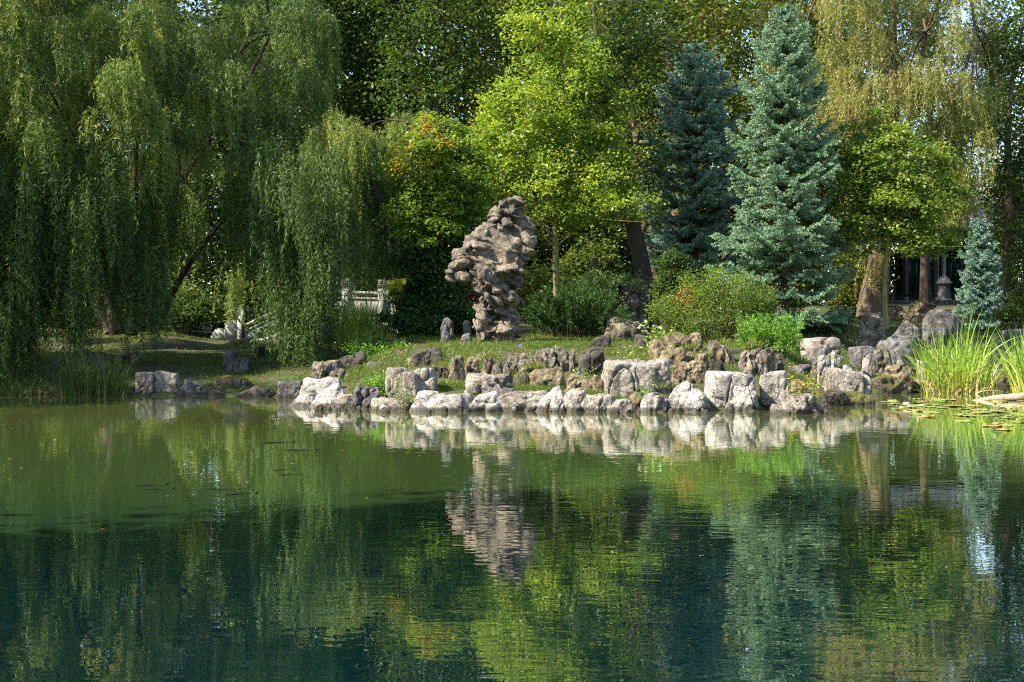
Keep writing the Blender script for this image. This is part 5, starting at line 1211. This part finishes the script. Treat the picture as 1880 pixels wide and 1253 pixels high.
# ------------------------------------------------------------------ on the water
rr = rs(301)
def pad_mesh(seed):
    r_ = rs(seed); n = 20; th = np.linspace(.22, 6.06, n); rad = 1 + .05 * r_.normal(size=n); z = .006 + .010 * np.abs(r_.normal(size=n)) * (rad > 1)
    v = [[0, 0, .004]] + [[math.cos(a) * q, math.sin(a) * q, k] for a, q, k in zip(th, rad, z)]; v += [[0, 0, -.002]] + [[math.cos(a) * q, math.sin(a) * q, k - .006] for a, q, k in zip(th, rad, z)]
    f = [[0, i, i + 1, i + 1] for i in range(1, n)]; return v, n
pads = []
for k in range(4):
    v, n = pad_mesh(k); bm = bmesh.new(); vv = [bm.verts.new(c) for c in v]
    for i in range(1, n): bm.faces.new([vv[0], vv[i], vv[i + 1]]); bm.faces.new([vv[n + 1], vv[n + 2 + i], vv[n + 1 + i]]); bm.faces.new([vv[i], vv[n + 1 + i], vv[n + 2 + i], vv[i + 1]])
    me = bpy.data.meshes.new('lily_pad'); bm.to_mesh(me); bm.free(); a = me.attributes.new('tint', 'FLOAT', 'FACE'); a.data.foreach_set('value', np.full(len(me.polygons), (.25, .5, .65, .92)[k], np.float32)); me.materials.append(M['pad']); pads.append(me)
spots = []
while len(spots) < 90:
    y = rr.uniform(733, 795); x = rr.uniform(1590, 1930); x_lo = np.interp(y, [733, 742, 755, 765, 778, 795], [1640, 1600, 1650, 1665, 1790, 1850])
    if x < x_lo or (y > 768 and rr.uniform() < .4): continue
    D = CAMZ * F / (y - 590); spots.append((W(x, D), D))
for x, y in spots:
    o = bpy.data.objects.new('lily_pad', pads[rr.randint(4)]); COL.objects.link(o); s_ = rr.uniform(.09, .17); o.scale = (s_, s_, 1); o.location = (x, y, .004 + rr.uniform(0, .006)); o.rotation_euler = (rr.normal() * .03, rr.normal() * .03, rr.uniform(0, 6.28))
    tag(o, 'yellow green lily pad floating on the pond below the reeds', 'lily pad', 'lily pads floating below the reeds')
n = 420; D = 8 + 24 * rr.uniform(0, 1, n) ** .6; px = np.where(rr.uniform(0, 1, n) < .5, rr.uniform(-60, 1940, n), rr.normal(1500, 220, n)); fx = (px - 940) * D / F
v, f = leaf_quads(np.stack([fx, D, np.full(n, .005)], 1), rr.normal(size=(n, 3)) * np.array([1, 1, .05]), norm(rr.normal(size=(n, 3)) * .12 + np.array([0, 0, 1])), rr.uniform(.02, .06, n), .025)
tag(obj('floating_leaves', mesh('floating_leaves', v, f, False, rr.uniform(.2, 1, n)), M['shrub_mix']), 'tiny fallen leaves floating on the pond', 'leaves', kind='stuff')
def lily(px, py, s_, label):
    D = CAMZ * F / (py + 4 - 590); r_ = rs(px); V, Fc = [], []
    for ring, (nn, el, ln) in enumerate(((9, .35, 1.0), (8, .8, .9), (6, 1.2, .7))):
        a = np.arange(nn) * 6.283 / nn + ring * .4; d = np.stack([np.cos(a) * math.cos(el), np.sin(a) * math.cos(el), np.full(nn, math.sin(el))], 1)
        up = np.stack([-np.cos(a) * math.sin(el), -np.sin(a) * math.sin(el), np.full(nn, math.cos(el))], 1); v, f = leaf_quads(d * .1, d, up, ln, .5, .3); Fc.append(f + sum(len(q) for q in V)); V.append(v)
    o = obj('water_lily', mesh('water_lily', np.concatenate(V) * s_, np.concatenate(Fc)), M['petal'], None, (W(px, D), D, .02)); tag(o, label, 'flower')
lily(1664, 744, .11, 'biggest white water lily, leftmost on the pads'); lily(1670, 747, .07, 'small white water lily touching the biggest one'); lily(1692, 746, .08, 'white water lily second from the left'); lily(1820, 744, .06, 'small white water lily near the floating log'); lily(1834, 745, .08, 'white water lily rightmost before the floating log')
D = CAMZ * F / (736 - 590); c = np.array([W(1850, D), D, .01]); mb = MB(); mb.tube([c + np.array([-.75, .1, -.03]), c + np.array([-.3, 0, .04]), c + np.array([.3, .05, .06]), c + np.array([1.2, .1, .05])], [.02, .07, .10, .10], 10, .25, 3)
lo_ = mb.build('floating_log', bark_mat('bleached log', (.28, .18, .11), (.55, .42, .30)), None, True, c); tag(lo_, 'bleached log floating between lily pads and right edge', 'log')
# sagging branch between the tent rock and its neighbour
a = P(1016, 750, 26.7); b_ = P(1036, 733, 26.95); mb = MB(); mb.tube(bez(a, (a + b_) / 2 + np.array([.03, 0, 0]), b_, 6), .022, 6); tag(mb.build('driftwood_stick', M['bark_brown'], None, True, a), 'grey stick leaning in the gap right of the tent shaped rock', 'stick')
# dark fish whose backs break the surface
def fish(px, py, lpx, slope, label):
    D = CAMZ * F / (py - 590); L_ = lpx / F * D; n = 12; t = np.linspace(0, 1, n); yaw = math.atan2(slope * D / CAMZ * .9, 1)
    r = np.interp(t, [0, .12, .35, .7, .85, 1], [.004, .024, .034, .018, .008, .004]) * L_ / .36; sw = .05 * np.sin(t * 5) * L_
    c = np.stack([(t - .5) * L_, sw, -.55 * r], 1); mb = MB(); mb.tube(c, r, 8); o = thing('fish', (W(px, D), D, 0), label, 'fish', 'dark fish at the surface of the pond')
    mb.build('body', M['fish'], o, True); mb = MB(); e = c[-1]; mb.add([e + [-.01, 0, -.01], e + [.07 * L_ / .36, .004, .03 * L_ / .36], e + [.05 * L_ / .36, 0, 0], e + [.07 * L_ / .36, -.004, -.05]], [[0, 1, 2, 3]]); mb.build('tail_fin', M['fish'], o); o.rotation_euler = (0, 0, yaw)
for a_ in ((272, 893, 56, .09, 'fish farthest left, upper one of a pair'), (285, 900, 52, .07, 'fish farthest left, lower one of a pair'), (402, 900, 58, .02, 'fish in the middle pair swimming level'), (437, 909, 58, .10, 'fish in the middle pair, nearest to the camera'),
           (517, 864, 40, .10, 'fish right of the middle, upper one of a close pair'), (527, 873, 42, .10, 'fish right of the middle, lower one of a close pair'), (505, 814, 56, .05, 'fish near the wedge shaped boulder, upper left'), (548, 828, 56, 0, 'fish near the wedge shaped boulder, swimming level'), (465, 857, 14, .3, 'tiny fish left of the close pair'),
           (1030, 845, 9, .3, 'tiny dark fish near the reflection of the statue'), (1052, 856, 12, .4, 'second tiny dark fish near the reflection of the statue')): fish(*a_)
